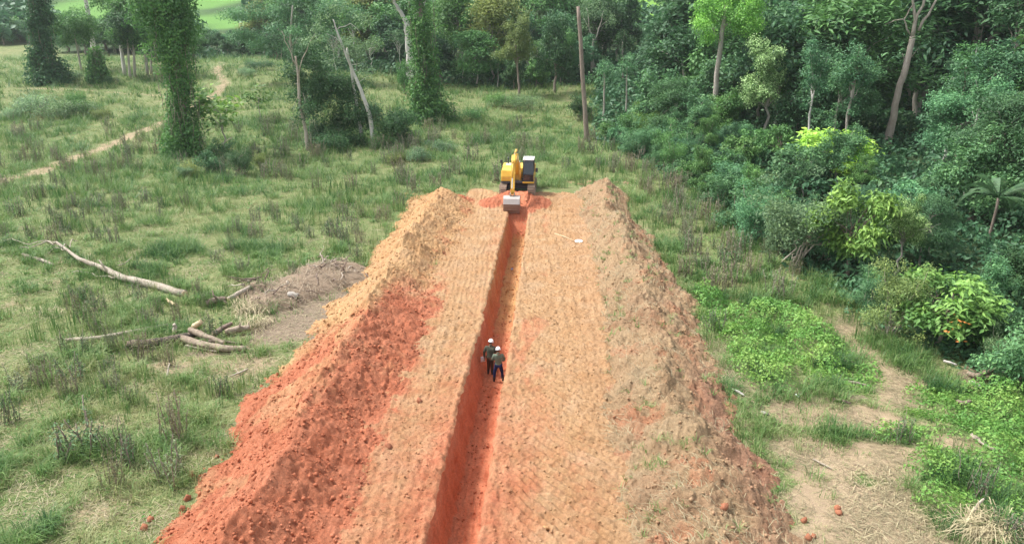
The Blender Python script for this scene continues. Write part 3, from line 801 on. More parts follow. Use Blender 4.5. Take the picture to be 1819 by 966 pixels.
cover('ground_cover', 150000, 19, 60, lush_d, lambda x, y: .10 + .75 * ss(.35, .7, fbm(x / 1.1, y / 1.1, 111, 3)) , .11, M['cover'], 31, .8, lambda x, y: .12 + .5 * (fbm(x / 1.5, y / 1.5, 115, 3) - .5), .02, (7, 27, 18, 46))
# a thin sprinkle of broad herb leaves in the meadow
def herb_d(x, y):
    return ss(.50, .66, fbm(x / 1.9, y / 1.9, 112, 4)) * (bank_cover(x, y) < 0) * (forest_at(x, y) < .5) * np.clip(1 - 1.2 * bare_at(x, y) - blobs(x, y, MUD), 0, 1) * .9
cover('ground_cover', 60000, 16, 110, herb_d, lambda x, y: .10 + .30 * fbm(x / 1.1, y / 1.1, 113, 3), .085, M['cover'], 32, .9, lambda x, y: -.12 + .6 * (fbm(x / 2.5, y / 2.5, 114, 3) - .5), .03)
# undergrowth that fills the forest floor
def und_d(x, y):
    deep = np.minimum(np.where(y > 18, x - edge_x(y), -9), 60)
    bk = y - back_y(x)
    a = ss(-1.2, .8, deep) * (1 - ss(40, 58, deep)) + ss(-1, 2, bk) * (1 - ss(25, 45, bk)) * (x < 12)
    return np.clip(a, 0, 1) * (.35 + ss(.3, .5, fbm(x / 1.5, y / 1.5, 120, 3)) * .65)
def und_h(x, y):
    return .25 + 2.0 * ss(.32, .72, fbm(x / 2.4, y / 2.4, 121, 4)) * ss(-1.0, 3.0, np.maximum(x - edge_x(y), (y - back_y(x)))) 
cover('undergrowth', 340000, 22, 200, und_d, und_h, .26, M['under'], 33, .90, lambda x, y: .5 * (fbm(x / 3, y / 3, 122, 3) - .5), .02)

# dry straw lying on bare ground, around the brush heap, over the right bank
g = Geo(); r = np.random.default_rng(44)
def straw_at(x, y, zz, n_h, L, a0=None, tint=.5, thin=1.0):
    n = len(x)
    az = r.random(n) * 2 * np.pi if a0 is None else a0 + .7 * r.standard_normal(n)
    Lh = L * (.5 + r.random(n))
    rise = n_h * r.random(n)
    P = np.stack([x, y, zz + .01], -1)
    dr = np.stack([np.cos(az), np.sin(az), 0 * az], -1)
    side = np.stack([-np.sin(az), np.cos(az), 0 * az], -1) * (.007 * thin * (1 + .02 * np.maximum(0, y - 18)))[:, None]
    mid = P + dr * (Lh * .5)[:, None] + np.array([0, 0, 1]) * rise[:, None]
    tip = P + dr * Lh[:, None] + np.array([0, 0, .35]) * rise[:, None]
    V = np.stack([P - side, P + side, mid - side, mid + side, tip], 1).reshape(-1, 3)
    k = np.arange(n)[:, None] * 5
    g.add(V, k + np.array([0, 1, 3, 2]), k + np.array([2, 3, 4]), np.repeat(np.clip(tint + .7 * (r.random(n) - .5), .02, .98), 5))
x, y, d = frustum_pts(r, 90000, 16, 50, .6)
w = np.maximum(.9 * (x > 7.2) * (x < 17) * (y < 34) * ss(.40, .58, fbm(x / 1.4, y / 1.4, 131, 3)) * (1 - blobs(x, y, LUSH)), .8 * blobs(x, y, MUD)) * (bank_cover(x, y) < .0)
w = np.maximum(w, .8 * (x < -11) * np.maximum(ss(.1, .4, bare_at(x, y)), ss(.46, .62, fbm(x / 1.6, y / 1.6, 134, 4))))
k = r.random(len(x)) < w
x, y = x[k], y[k]
straw_at(x, y, T(x, y), .10, .42, None, .34)
y = 14 + 50 * r.random(9000) ** 1.3; x = 2.2 + 5.6 * r.random(9000)
k = r.random(9000) < .15 + .95 * ss(.50, .62, fbm(x / 1.3, y / 1.3, 132, 4))
x, y = x[k], y[k]
straw_at(x, y, right_h(x, y), .12, .40, 2.3, .32)
x = 7.0 + 9 * r.random(26000); y = 14 + 22 * r.random(26000)
k = (bank_cover(x, y) < 0) & (r.random(26000) < ss(.38, .60, fbm(x / 1.3, y / 1.3, 135, 4)) * (1 - .9 * blobs(x, y, LUSH)))
x, y = x[k], y[k]
straw_at(x, y, T(x, y), .08, .38, 2.2, .26, .8)
o = put('dry_straw', g.mesh('dry_straw', M['straw'], False)); o['kind'] = 'stuff'
# green tufts that survived on the torn turf
g = Geo()
y = 15 + 46 * r.random(700); x = 2.2 + 5.0 * r.random(700)
k = (fbm(x / 1.2, y / 1.2, 133, 3) > .53) & (right_h(x, y) > 0)
x, y = x[k], y[k]; z = right_h(x, y); n = len(x); nb = 16
a = r.random((n, nb)) * 6.28; rr = .10 * np.sqrt(r.random((n, nb)))
P = np.stack([x[:, None] + rr * np.cos(a), y[:, None] + rr * np.sin(a), np.repeat(z[:, None] - .03, nb, 1)], -1).reshape(-1, 3)
V, q, t, ti = blades(P, .12 + .2 * r.random(n * nb), .012 + .012 * r.random(n * nb), a.ravel(), .5 + .9 * r.random(n * nb), np.clip(.45 + .35 * np.repeat(r.random(n) - .5, nb) + .2 * r.random(n * nb), 0, 1))
g.add(V, q, t, ti)
o = put('grass', g.mesh('grass', M['grass'], False)); o['kind'] = 'stuff'
# ------------------------------------------------------------------ trees
LM, PM = 1.0, 1.0          # far trees get bigger, fewer leaf clumps
def crown_leaves(g, lobes, per, L, W, r, spr=5, upw=.7, droop=.25, gap=0.0, hang=0.0, spread=1.0):
    """leaf sprigs through the outer volume of a set of lobes (x, y, z, rx, ry, rz)"""
    L, W, per = L * LM, W * LM, per * PM
    for lb_ in lobes:
        c = np.array(lb_[:3]); R3 = np.array(lb_[3:6])
        n = int(per * (R3[0] * R3[1] * R3[2]) ** (2 / 3) * (.75 + .5 * r.random()))
        if n < 2: continue
        u = r.standard_normal((n, 3)); u /= np.linalg.norm(u, axis=1, keepdims=True)
        u[:, 2] = np.where(u[:, 2] < -.45, -u[:, 2], u[:, 2])
        rad = np.clip(.95 + .24 * r.standard_normal(n), .3, 1.7) * np.where(r.random(n) < .18, r.random(n) ** .5, 1)
        P = c + u * rad[:, None] * R3
        if hang:
            P[:, 2] -= hang * r.random(n) ** 3
        N = u * .55 + np.array([0, 0, upw]) + .45 * r.standard_normal((n, 3))
        lv = r.random()
        C = np.repeat(P, spr, 0) + r.standard_normal((n * spr, 3)) * L * .75 * spread
        NN = np.repeat(N, spr, 0) + .35 * r.standard_normal((n * spr, 3))
        m = n * spr
        V, t = leaves_np(C, NN, L * (.65 + .7 * r.random(m)), W * (.65 + .7 * r.random(m)), r, droop)
        # about half the sprigs on a lobe's upper side are paler
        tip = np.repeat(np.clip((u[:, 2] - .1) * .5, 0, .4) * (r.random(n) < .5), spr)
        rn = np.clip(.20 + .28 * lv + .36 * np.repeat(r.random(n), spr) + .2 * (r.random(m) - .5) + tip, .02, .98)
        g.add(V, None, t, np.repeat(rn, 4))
    return g

def wiggle(a, b, r, n=6, amp=.06):
    a, b = np.array(a, float), np.array(b, float)
    t = np.linspace(0, 1, n)[:, None]
    Ln = np.linalg.norm(b - a)
    P = a + (b - a) * t + r.standard_normal((n, 3)) * Ln * amp * np.sin(np.pi * t) 
    return P

def trunk_to_lobes(g, H0, r0, lobes, r, lean=(0, 0), k=None, bend=.03):
    top = np.array([lean[0], lean[1], H0])
    P = wiggle((0, 0, -.3), top, r, 8, bend)
    rad = r0 * (1 - .45 * np.linspace(0, 1, 8)); rad[0] *= 1.5; rad[1] *= 1.08
    g.tube(P, rad, 9, .12, r)
    L = list(lobes); r.shuffle(L)
    for lb_ in L[:k or len(L)]:
        s = P[-1 - int(r.integers(0, 3))]
        e = np.array(lb_[:3])
        d = np.linalg.norm(e - s)
        mid = s + (e - s) * .5 + np.array([0, 0, .10 * d])
        Q = np.vstack([wiggle(s, mid, r, 4, .05), wiggle(mid, e, r, 4, .05)[1:]])
        g.tube(Q, r0 * .40 * np.linspace(1, .22, len(Q)), 5, .1, r)
    return g

def lobes_ell(r, n, zc, rx, rz, r0, r1, flat=1.0, inner=.6):
    out = []
    for i in range(n):
        u = r.standard_normal(3); u /= np.linalg.norm(u)
        f = (inner + (1 - inner) * r.random())
        s = r0 + (r1 - r0) * r.random()
        out.append((u[0] * rx * f, u[1] * rx * f, zc + u[2] * rz * f, s, s * (.8 + .4 * r.random()), s * flat * (.8 + .3 * r.random())))
    return out

def lobes_branch(r, nb, z0, zc, rx, rz, r0, r1, flat=.8, per=(3, 6)):
    """lobes strung along branches of very different length: an uneven outline with gaps"""
    out = []
    for i in range(nb):
        a = 6.28 * (i + .8 * r.random()) / nb * 2.4; el = r.random() ** .8
        tip = np.array([rx * math.cos(a) * (.45 + .75 * r.random()) * math.sqrt(max(.1, 1 - .7 * el)), rx * math.sin(a) * (.45 + .75 * r.random()) * math.sqrt(max(.1, 1 - .7 * el)), zc + rz * (2 * el - .9) * (.7 + .45 * r.random())])
        st = np.array([0, 0, z0])
        for t in np.linspace(.45, 1.0, int(r.integers(*per))):
            c = st + (tip - st) * t + .22 * rx * .4 * r.standard_normal(3)
            s = (r0 + (r1 - r0) * r.random() ** 1.5) * (1.1 - .35 * t)
            out.append((c[0], c[1], c[2] + .12 * rz * math.sin(3 * t), s * (.8 + .5 * r.random()), s * (.8 + .5 * r.random()), s * flat * (.7 + .5 * r.random())))
    return out

PROTO = {}
def proto(kind, v):
    global LM, PM
    LM, PM = (1.9, .42) if v >= 3 else (1.0, 1.0)
    try: return proto_(kind, v)
    finally: LM, PM = 1.0, 1.0
def proto_(kind, v):
    if (kind, v) in PROTO: return PROTO[(kind, v)]
    r = np.random.default_rng(1000 + 97 * v + sum(map(ord, kind)))
    lf, tk = Geo(), Geo()
    bk, lm = M['pale_bark'], M['leaf']
    if kind == 'broad':                     # nominal height 10
        lobes = lobes_branch(r, 11, 4.2, 6.6, 3.3, 3.0, .5, 1.15, .75)
        crown_leaves(lf, lobes, 150, .22, .11, r, 5, .7, .3, 0, .3)
        trunk_to_lobes(tk, 5.2, .20, lobes, r, (.3 * r.standard_normal(), .3 * r.standard_normal()), 12)
        bk = M['brown_bark'] if v == 1 else M['pale_bark']
    elif kind == 'dense':                   # broad dark dome down to the ground, nominal 8
        lobes = lobes_branch(r, 12, 2.6, 4.3, 3.0, 3.4, .55, 1.15, .85)
        crown_leaves(lf, lobes, 100, .26, .14, r, 5, .7, .35, 0, .6)
        trunk_to_lobes(tk, 4, .2, lobes, r, (0, 0), 10)
        bk = M['brown_bark']
    elif kind == 'feather':                 # tiers of fine leaflets, nominal 10
        lobes = []
        for i in range(30):
            a, z = r.random() * 6.28, 3.4 + 6.2 * r.random()
            q = (1.0 + 2.2 * r.random()) * (1.15 - .5 * (z - 3.4) / 6.2)
            s = .55 + .7 * r.random()
            lobes.append((q * math.cos(a), q * math.sin(a), z, s * 1.3, s * 1.3, .30 + .35 * r.random()))
        crown_leaves(lf, lobes, 150, .25, .09, r, 6, 1.0, .2, 0, .3, 1.5)
        trunk_to_lobes(tk, 6.4, .15, lobes, r, (.5 * r.standard_normal(), .4 * r.standard_normal()))
    elif kind == 'slender':                 # bare pale stem, crown above, nominal 14
        lobes = lobes_branch(r, 9, 8.2, 10.8, 2.4, 3.0, .45, .95, .7)
        lobes += lobes_ell(r, 3, 6.5, 1.0, 1.3, .4, .7, .6)
        crown_leaves(lf, lobes, 90, .28, .13, r, 5, .8, .3, 0, .25)
        trunk_to_lobes(tk, 10.6, .17, lobes, r, (.6 * r.standard_normal(), .5 * r.standard_normal()), 13, .012)
        bk = M['white_bark'] if v % 2 else M['pale_bark']
    elif kind == 'wispy':                   # thin leaning stems with a see-through crown, nominal 12
        lobes = lobes_ell(r, 16, 9.0, 2.6, 2.4, .5, 1.0, .45)
        crown_leaves(lf, lobes, 60, .24, .09, r, 5, 1.0, .3, 0, .2, 1.3)
        trunk_to_lobes(tk, 7.5, .12, lobes, r, (.8 * r.standard_normal(), .3 * r.standard_normal()))
        bk = M['white_bark']
    elif kind == 'shrub':                   # leafy to the ground, nominal 3
        lobes = lobes_branch(r, 10, .5, 1.3, 1.5, 1.4, .3, .62, .8, (2, 5))
        crown_leaves(lf, lobes, 150, .19, .085, r, 5, .6, .25, 0, .15)
        for lb_ in lobes[:7]:
            tk.tube(wiggle((.15 * r.standard_normal(), .15 * r.standard_normal(), -.1), lb_[:3], r, 5, .06), np.linspace(.035, .01, 5), 5)
        bk = M['brown_bark']
    elif kind == 'fine':                    # fine grey-green foliage, nominal 4
        lobes = lobes_branch(r, 11, .9, 2.1, 2.0, 1.8, .4, .75, .75, (2, 5))
        crown_leaves(lf, lobes, 210, .13, .05, r, 6, .7, .3, 0, .3, 1.3)
        for lb_ in lobes[:9]:
            tk.tube(wiggle((.2 * r.standard_normal(), .2 * r.standard_normal(), -.1), lb_[:3], r, 6, .06), np.linspace(.045, .012, 6), 5)
        bk = M['dead_wood']
    elif kind == 'bigleaf':                 # large drooping leaves in rosettes, nominal 5
        lobes = lobes_ell(r, 24, 2.9, 1.8, 1.9, .35, .6, .7, .6)
        crown_leaves(lf, lobes, 105, .33, .13, r, 7, .9, .55, 0, .1, .7)
        trunk_to_lobes(tk, 2.4, .10, lobes, r, (.2, .1), 16)
        bk = M['brown_bark']
    elif kind == 'sapling':                 # open young tree, big round leaves, nominal 4
        lobes = lobes_ell(r, 11, 2.7, 1.1, 1.3, .3, .55, .5, .5)
        crown_leaves(lf, lobes, 45, .36, .24, r, 5, 1.2, .3, 0, 0, .9)
        trunk_to_lobes(tk, 2.3, .05, lobes, r, (.2, 0))
    elif kind == 'scrub':                   # low thicket, nominal 1.6
        lobes = [(1.5 * r.standard_normal() * .6, 1.0 * r.standard_normal() * .6, .45 + .35 * r.random(), .5 + .3 * r.random(), .5, .45 + .3 * r.random()) for _ in range(11)]
        crown_leaves(lf, lobes, 190, .12, .05, r, 5, .6, .1, 0, 0, 1.3)
        for i in range(16):
            a = r.random() * 6.28; p = (r.standard_normal() * .8, r.standard_normal() * .6, 0)
            tk.tube(wiggle(p, (p[0] + .4 * math.cos(a), p[1] + .4 * math.sin(a), .9 + .6 * r.random()), r, 4, .06), np.linspace(.014, .004, 4), 4)
        bk = M['brown_bark']
    PROTO[(kind, v)] = (lf.mesh(kind + '_crown', lm, False), tk.mesh(kind + '_trunk', bk))
    return PROTO[(kind, v)]
NOM = dict(broad=10, dense=8, feather=10, slender=14, wispy=12, shrub=3, fine=4, bigleaf=5, sapling=4, scrub=1.6)

TONES = {'dark green': (0.048, 0.121, 0.047), 'deep blue-green': (0.052, 0.129, 0.060), 'mid green': (0.089, 0.208, 0.064), 'blue-green': (0.086, 0.205, 0.095),
         'fresh green': (.118, .228, .056), 'bright green': (0.185, 0.405, 0.083), 'yellow-green': (0.321, 0.518, 0.092), 'grey-green': (0.138, 0.234, 0.119), 'olive green': (0.154, 0.208, 0.066)}
LOOK = dict(broad='broadleaf tree', dense='bushy tree', feather='feathery tree', slender='pale-stemmed tree', wispy='wispy tree', shrub='leafy shrub', fine='fine-leaved shrub',
            bigleaf='big-leaved bush', sapling='sapling', scrub='low scrub')
NAME = dict(broad='broadleaf_tree', dense='bushy_tree', feather='feathery_tree', slender='slender_tree', wispy='wispy_tree', shrub='leafy_shrub', fine='fine_leaved_shrub',
            bigleaf='big_leaved_bush', sapling='sapling_tree', scrub='scrub_clump')
rt = np.random.default_rng(5)
def plant(kind, p, h, tone, label=None, group=None, v=None, wide=1.0, rz=None, leaf=None, bark_m=None, parts=True, lean=(0, 0)):
    v = int(rt.integers(0, 3)) if v is None else v
    lf, tk = proto(kind, v)
    s = h / NOM[kind]
    cat = 'shrub' if kind in ('shrub', 'fine', 'bigleaf', 'scrub') else 'tree'
    root = empty(NAME[kind], (p[0], p[1], p[2] - .05), rt.random() * 6.28 if rz is None else rz, (s * wide, s * wide, s))
    if lean != (0, 0):
        root.rotation_euler = (lean[1], lean[0], root.rotation_euler[2])
    size = ('tall ' if h > 13 else 'medium ' if h > 7 else 'small ') if cat == 'tree' else ('big ' if h > 3.2 else 'waist-high ' if h < 1.7 else '')
    tag(root, label or auto_label(f'{size}{tone} {LOOK[kind]}', (p[0], p[1], p[2] + h * .55)), cat, group)
    c = put('crown' if cat == 'tree' else 'foliage', lf, None, root)
    t_ = TONES[tone]; j = .82 + .36 * rt.random(); q = .93 + .14 * rt.random()
    c.color = (t_[0] * j * q, t_[1] * j, t_[2] * j * (2 - q), 1)
    t = put('trunk' if cat == 'tree' else 'stem', tk, None, root)
    if leaf or bark_m:
        for o_, m_ in ((c, leaf), (t, bark_m)):
            if m_:
                o_.material_slots[0].link = 'OBJECT'; o_.material_slots[0].material = m_
    return root

def vine_tower(base, path, rad, label, seed, tone='mid green', far=1.0):
    global LM, PM
    LM, PM = far, far ** -1.3
    """a trunk wrapped from the ground up in a thick coat of creepers"""
    r = np.random.default_rng(seed)
    root = empty('vine_covered_tree', base); tag(root, label, 'tree', 'vine-covered trees standing in the meadow')
    P = np.array([list(Vector(q) - base) for q in path], float)
    tt = np.linspace(0, 1, len(P))
    tk = Geo().tube(P, np.linspace(.5, .22, len(P)), 9, .15, r)
    f = np.linspace(0, 1, 40)
    ctr = np.stack([np.interp(f, tt, P[:, i]) for i in range(3)], -1)
    rr = np.interp(f, tt, rad)
    lf = Geo(); lobes = []
    for i, c in enumerate(ctr):
        if r.random() < .06 and 12 < i: continue
        for k in range(5):
            a = r.random() * 6.28; q = rr[i] * (.35 + .65 * r.random() ** 1.3)
            s = rr[i] * (.26 + .26 * r.random())
            lobes.append((c[0] + q * math.cos(a), c[1] + q * math.sin(a), max(.15, c[2] + .3 * r.standard_normal()), s, s, s * 1.5))
    crown_leaves(lf, lobes, 62 / max(.5, np.mean(rr)) ** .6, .26, .15, r, 5, .3, .6, 0, 1.1, 1.0)
    for i in range(60):                       # hanging strands
        a = r.random() * 6.28; c = ctr[int(r.integers(6, 40))]; q = rr[len(rr) // 2] * (.8 + .4 * r.random())
        s = c + np.array([q * math.cos(a), q * math.sin(a), 0])
        tk.tube(wiggle(s, s - np.array([.2 * r.standard_normal(), .2, min(2 + 2.5 * r.random(), max(.3, s[2]))]), r, 5, .04), np.full(5, .022), 4)
    LM, PM = 1.0, 1.0
    put('trunk', tk.mesh('vine_trunk', M['brown_bark']), None, root)
    c = put('crown', lf.mesh('vine_coat', M['leaf'], False), None, root)
    c.color = (*TONES[tone], 1)
    return root

def stem_tree(name, pts, rad, limbs, m, label, lobes=None, leaf=None, tone='mid green', seed=0, group=None, cat='tree', sides=10):
    """a trunk through world points, limbs as lists of world points, optional crown lobes in world places"""
    r = np.random.default_rng(seed)
    b = Vector(pts[0]); root = empty(name, b); tag(root, label, cat, group)
    loc = lambda q: np.array(list(Vector(q) - b))
    P = [loc(q) for q in pts]; P[0] = P[0] - np.array([0, 0, .3])
    tt = np.linspace(0, 1, len(P)); f = np.linspace(0, 1, max(9, 3 * len(P)))
    Q = np.stack([np.interp(f, tt, np.array(P)[:, i]) for i in range(3)], -1)
    Q[1:-1] += r.standard_normal(Q[1:-1].shape) * .03 * np.array([1, 1, 0]) * np.mean(rad) * 4
    put('trunk', Geo().tube(Q, np.interp(f, np.linspace(0, 1, len(rad)), rad), sides, .14, r).mesh(name + '_trunk', m), None, root)
    for L, r0 in limbs:
        Lp = [loc(q) for q in L]
        LQ = np.vstack([wiggle(a, c_, r, 4, .05)[(0 if i == 0 else 1):] for i, (a, c_) in enumerate(zip(Lp[:-1], Lp[1:]))])
        put('limb', Geo().tube(LQ, r0 * np.linspace(1, .4, len(LQ)), 7, .12, r).mesh('limb', m), None, root)
    if lobes:
        lf = Geo()
        LL = [(*loc(q[:3]), *q[3:6]) for q in lobes]
        k = leaf or dict(per=90, L=.28, W=.14)
        crown_leaves(lf, LL, k['per'], k['L'], k['W'], r, 5, k.get('up', .7), .3, 0, k.get('hang', .3), k.get('spread', 1.0))
        c = put('crown', lf.mesh(name + '_crown', M['leaf'], False), None, root)
        c.color = (*TONES[tone], 1)
    return root

def lobes_px(p, spots, s=1.0, seed=0, flat=.75, depth=1.0):
    """crown lobes around points seen beside/above p"""
    r = np.random.default_rng(seed); out = []
    for (a, b, q) in spots:
        w = up_at(p, a, b)
        for k in range(3):
            out.append((w.x + .5 * q * r.standard_normal(), w.y + depth * q * r.standard_normal(), w.z + .35 * q * r.standard_normal(), q * s * .8, q * s * .8, q * s * flat))
    return out

# ---- trees one can single out
b = at(90, 150); t_ = [up_at(b, *q) for q in ((90, 150), (80, 110), (72, 60), (66, 20), (62, -60))]
vine_tower(b, t_, [3.2, 1.9, 1.6, 1.9, 1.8], 'leftmost vine tower, dark and leaning left, at the edge of the far meadow', 61, 'deep blue-green', 2.0)
b = at(328, 276); t_ = [up_at(b, *q) for q in ((328, 276), (325, 215), (322, 150), (308, 90), (300, 30), (296, -60))]
vine_tower(b, t_, [2.2, 1.6, 1.55, 2.1, 2.9, 2.9], 'tallest and broadest vine tower, trunk wholly wrapped in green creepers', 62, 'mid green', 1.15)
b = at(764, 216); t_ = [up_at(b, *q) for q in ((766, 216), (758, 165), (752, 100), (748, 40), (744, -60))]
vine_tower(b, t_, [2.9, 1.9, 1.6, 1.35, 1.3], 'central vine tower with a flared leafy foot, left of the excavator', 63, 'mid green', 1.45)
b = at(176, 148); t_ = [up_at(b, *q) for q in ((176, 150), (172, 110), (166, 85))]
vine_tower(b, t_, [1.5, 1.0, .5], 'short creeper-wrapped stump below the bleached trunk pair', 64, 'mid green', 2.0)

b = at(1043, 252)
stem_tree('dead_trunk', [up_at(b, *q) for q in ((1043, 252), (1038, 180), (1032, 90), (1027, 12))], [.31, .25, .22, .19], [([up_at(b, 1031, 70), up_at(b, 1026, 62)], .06)], M['brown_bark'],
          'brown bare branchless pole of a dead tree standing behind the excavator', seed=71)
b = at(1271, 250); b.z = float(T(b.x, b.y))
stem_tree('crowned_trunk', [up_at(b, *q) for q in ((1266, 235), (1270, 175), (1275, 120), (1281, 70), (1290, 10))], [.36, .32, .28, .26, .2], [([up_at(b, 1281, 75), up_at(b, 1262, 45)], .1), ([up_at(b, 1284, 50), up_at(b, 1320, 15)], .12)], M['pale_bark'],
          'tree with a short pale trunk and a bright crown, high on the right forest',
          lobes_px(b, [(1258, 40, 1.3), (1275, 15, 1.5), (1300, 45, 1.5), (1300, 0, 1.7), (1330, 20, 1.6), (1335, 55, 1.3), (1345, -20, 1.6), (1262, 68, .8)], seed=72), None, 'bright green', 72)
b = at(1578, 262)
stem_tree('leaning_tree', [up_at(b, *q) for q in ((1576, 258), (1584, 215), (1600, 150), (1614, 100), (1621, 65))], [.50, .40, .36, .33, .30],
          [([up_at(b, 1621, 66), up_at(b, 1624, 20), up_at(b, 1620, -60)], .2), ([up_at(b, 1623, 60), up_at(b, 1640, 10), up_at(b, 1660, -60)], .2), ([up_at(b, 1632, 55), up_at(b, 1655, 15), up_at(b, 1695, -50)], .16),
           ([up_at(b, 1617, 62), up_at(b, 1606, 35), up_at(b, 1622, 8)], .1), ([up_at(b, 1607, 35), up_at(b, 1588, 37), up_at(b, 1570, 46)], .06), ([up_at(b, 1606, 120), up_at(b, 1603, 95)], .05), ([up_at(b, 1612, 110), up_at(b, 1632, 85)], .05)],
          M['tan_bark'], 'big leaning pale trunk forking into bare limbs over the right forest',
          lobes_px(b, [(1620, -70, 1.6), (1660, -75, 1.8), (1700, -65, 1.6), (1590, -60, 1.4)], seed=73), None, 'mid green', 73)
b = at(729, 150)
stem_tree('forked_tree', [up_at(b, *q) for q in ((729, 145), (728, 100), (725, 65), (723, 40))], [.85, .72, .62, .6],
          [([up_at(b, 723, 42), up_at(b, 712, 22), up_at(b, 700, 5), up_at(b, 690, -40)], .42), ([up_at(b, 725, 42), up_at(b, 737, 32), up_at(b, 752, 10), up_at(b, 765, -30)], .34)], M['white_bark'],
          'forked white trunk in the far treeline, left of the central vine tower',
          lobes_px(b, [(685, -40, 3.0), (720, -60, 3.2), (765, -45, 3.0)], seed=74), dict(per=40, L=.5, W=.25), 'mid green', 74)
b = at(664, 262)
stem_tree('leaning_sapling', [up_at(b, *q) for q in ((665, 262), (657, 205), (643, 165), (628, 130), (614, 96), (598, 55), (592, 35))], [.28, .23, .20, .17, .14, .10, .06],
          [([up_at(b, 625, 115), up_at(b, 652, 110)], .04), ([up_at(b, 596, 55), up_at(b, 622, 42), up_at(b, 640, 60)], .05), ([up_at(b, 605, 75), up_at(b, 580, 60)], .04)], M['white_bark'],
          'longer of two leaning white trunks, thin crown trailing left',
          lobes_px(b, [(600, 20, 1.1), (575, 45, 1.2), (640, 40, 1.2), (620, 75, 1.0), (560, 70, 1.2), (590, 95, 1.0), (650, 80, 1.1), (640, 105, .9)], seed=75, flat=.4), dict(per=48, L=.26, W=.1, up=1.1, spread=1.3), 'grey-green', 75)
b = at(645, 258)
stem_tree('leaning_sapling', [up_at(b, *q) for q in ((645, 258), (637, 208), (630, 165), (623, 120), (616, 85))], [.22, .19, .17, .14, .09], [([up_at(b, 627, 150), up_at(b, 655, 135)], .035)], M['white_bark'],
          'shorter and straighter of two leaning white trunks, left of the longer one', lobes_px(b, [(615, 80, 1.0), (600, 110, .9), (645, 130, .8)], seed=76, flat=.4), dict(per=48, L=.26, W=.1, up=1.1, spread=1.3), 'grey-green', 76)
b = at(547, 268); 
lob = lobes_px(b + Vector((0, 3.2, 0)), [(530, 130, 1.6), (560, 110, 1.7), (590, 140, 1.8), (605, 180, 1.9), (575, 190, 1.9), (600, 225, 1.8), (575, 240, 1.5), (560, 155, 1.6), (625, 165, 1.5), (535, 165, 1.1), (625, 210, 1.6), (645, 240, 1.5), (690, 215, 1.7), (705, 240, 1.4), (665, 200, 1.3), (720, 215, 1.2)], seed=77)
stem_tree('tangled_tree', [up_at(b, *q) for q in ((547, 268), (543, 230), (533, 190), (530, 140), (525, 100))], [.24, .2, .18, .15, .1],
          [([up_at(b, 535, 195), up_at(b, 550, 215), up_at(b, 556, 262)], .03), ([up_at(b, 538, 165), up_at(b, 560, 225), up_at(b, 572, 258)], .025), ([up_at(b, 532, 150), up_at(b, 522, 215), up_at(b, 518, 262)], .025),
           ([up_at(b, 530, 140), up_at(b, 545, 90), up_at(b, 560, 60)], .07), ([up_at(b, 528, 120), up_at(b, 510, 80), up_at(b, 500, 55)], .07), ([up_at(b, 540, 170), up_at(b, 530, 225), up_at(b, 528, 266)], .022)], M['dead_wood'],
          'dark tangled tree draped in brown vines, beside the two leaning white trunks', lob, dict(per=100, L=.24, W=.13, hang=.8), 'dark green', 77)
b = at(530, 150)
stem_tree('wispy_tree', [up_at(b, *q) for q in ((530, 160), (522, 110), (515, 70), (520, 10))], [.3, .26, .22, .12], [([up_at(b, 517, 85), up_at(b, 545, 40)], .1), ([up_at(b, 515, 80), up_at(b, 490, 45)], .1)], M['pale_bark'],
          'wide wispy grey-green tree rising behind the dark tangled tree',
          lobes_px(b, [(500, 20, 2.6), (540, 10, 2.8), (570, 40, 2.6), (600, 15, 2.6), (630, 40, 2.2), (420, 30, 2.2), (430, 70, 2.0), (480, 55, 2.0), (530, 60, 2.2), (460, 25, 2.0), (560, 85, 1.9), (500, 90, 1.9), (460, 80, 1.8)], seed=78, flat=.4), dict(per=46, L=.40, W=.17, up=1.1, spread=1.3), 'blue-green', 78)
for k, (a, c, top, d, e, lab) in enumerate((((172), 118, -40, 146, .42, 'left and thicker stem of the bleached trunk pair behind the vine stump'), (222, 135, 20, 205, .28, 'slim white trunk standing just right of the bleached trunk pair'))):
    b = at(a, c)
    stem_tree('bleached_trunk', [up_at(b, *q) for q in ((a, c), (a - (a - d) * .5, (c + top) / 2), (d, top))], [e * 1.3, e, e * .7], [], M['white_bark'], lab,
              lobes_px(b, [(d, top - 30, 2.2), (d + 20, top - 10, 2), (d - 18, top - 12, 1.8)], seed=80 + k), dict(per=42, L=.45, W=.2), 'mid green', 80 + k)
for k, (a, c, d, top, e, tone) in enumerate(((145, 128, 132, 60, .16, 'mid green'), (231, 140, 226, 70, .2, 'dark green'), (240, 138, 236, 60, .2, 'mid green'), (262, 134, 252, 40, .22, 'dark green'), (268, 132, 270, 50, .18, 'mid green'))):
    b = at(a, c)
    q = 2.0
    stem_tree('thin_trunk_tree', [up_at(b, *w) for w in ((a, c), ((a + d) / 2, (c + top) / 2), (d, top))], [e * 1.3, e, e * .7], [], M['pale_bark'], auto_label('slim pale-stemmed meadow tree', up_at(b, (a + d) / 2, (c + top) / 2)),
              lobes_px(b, [(d, top - 4, q), (d + 14, top + 6, q * .9), (d - 14, top + 4, q * .9), (d, top - 25, q), (d + 18, top - 22, q), (d - 15, top - 25, q)], seed=90 + k), dict(per=42, L=.42, W=.2), tone, 90 + k)
b = at(1053, 140)
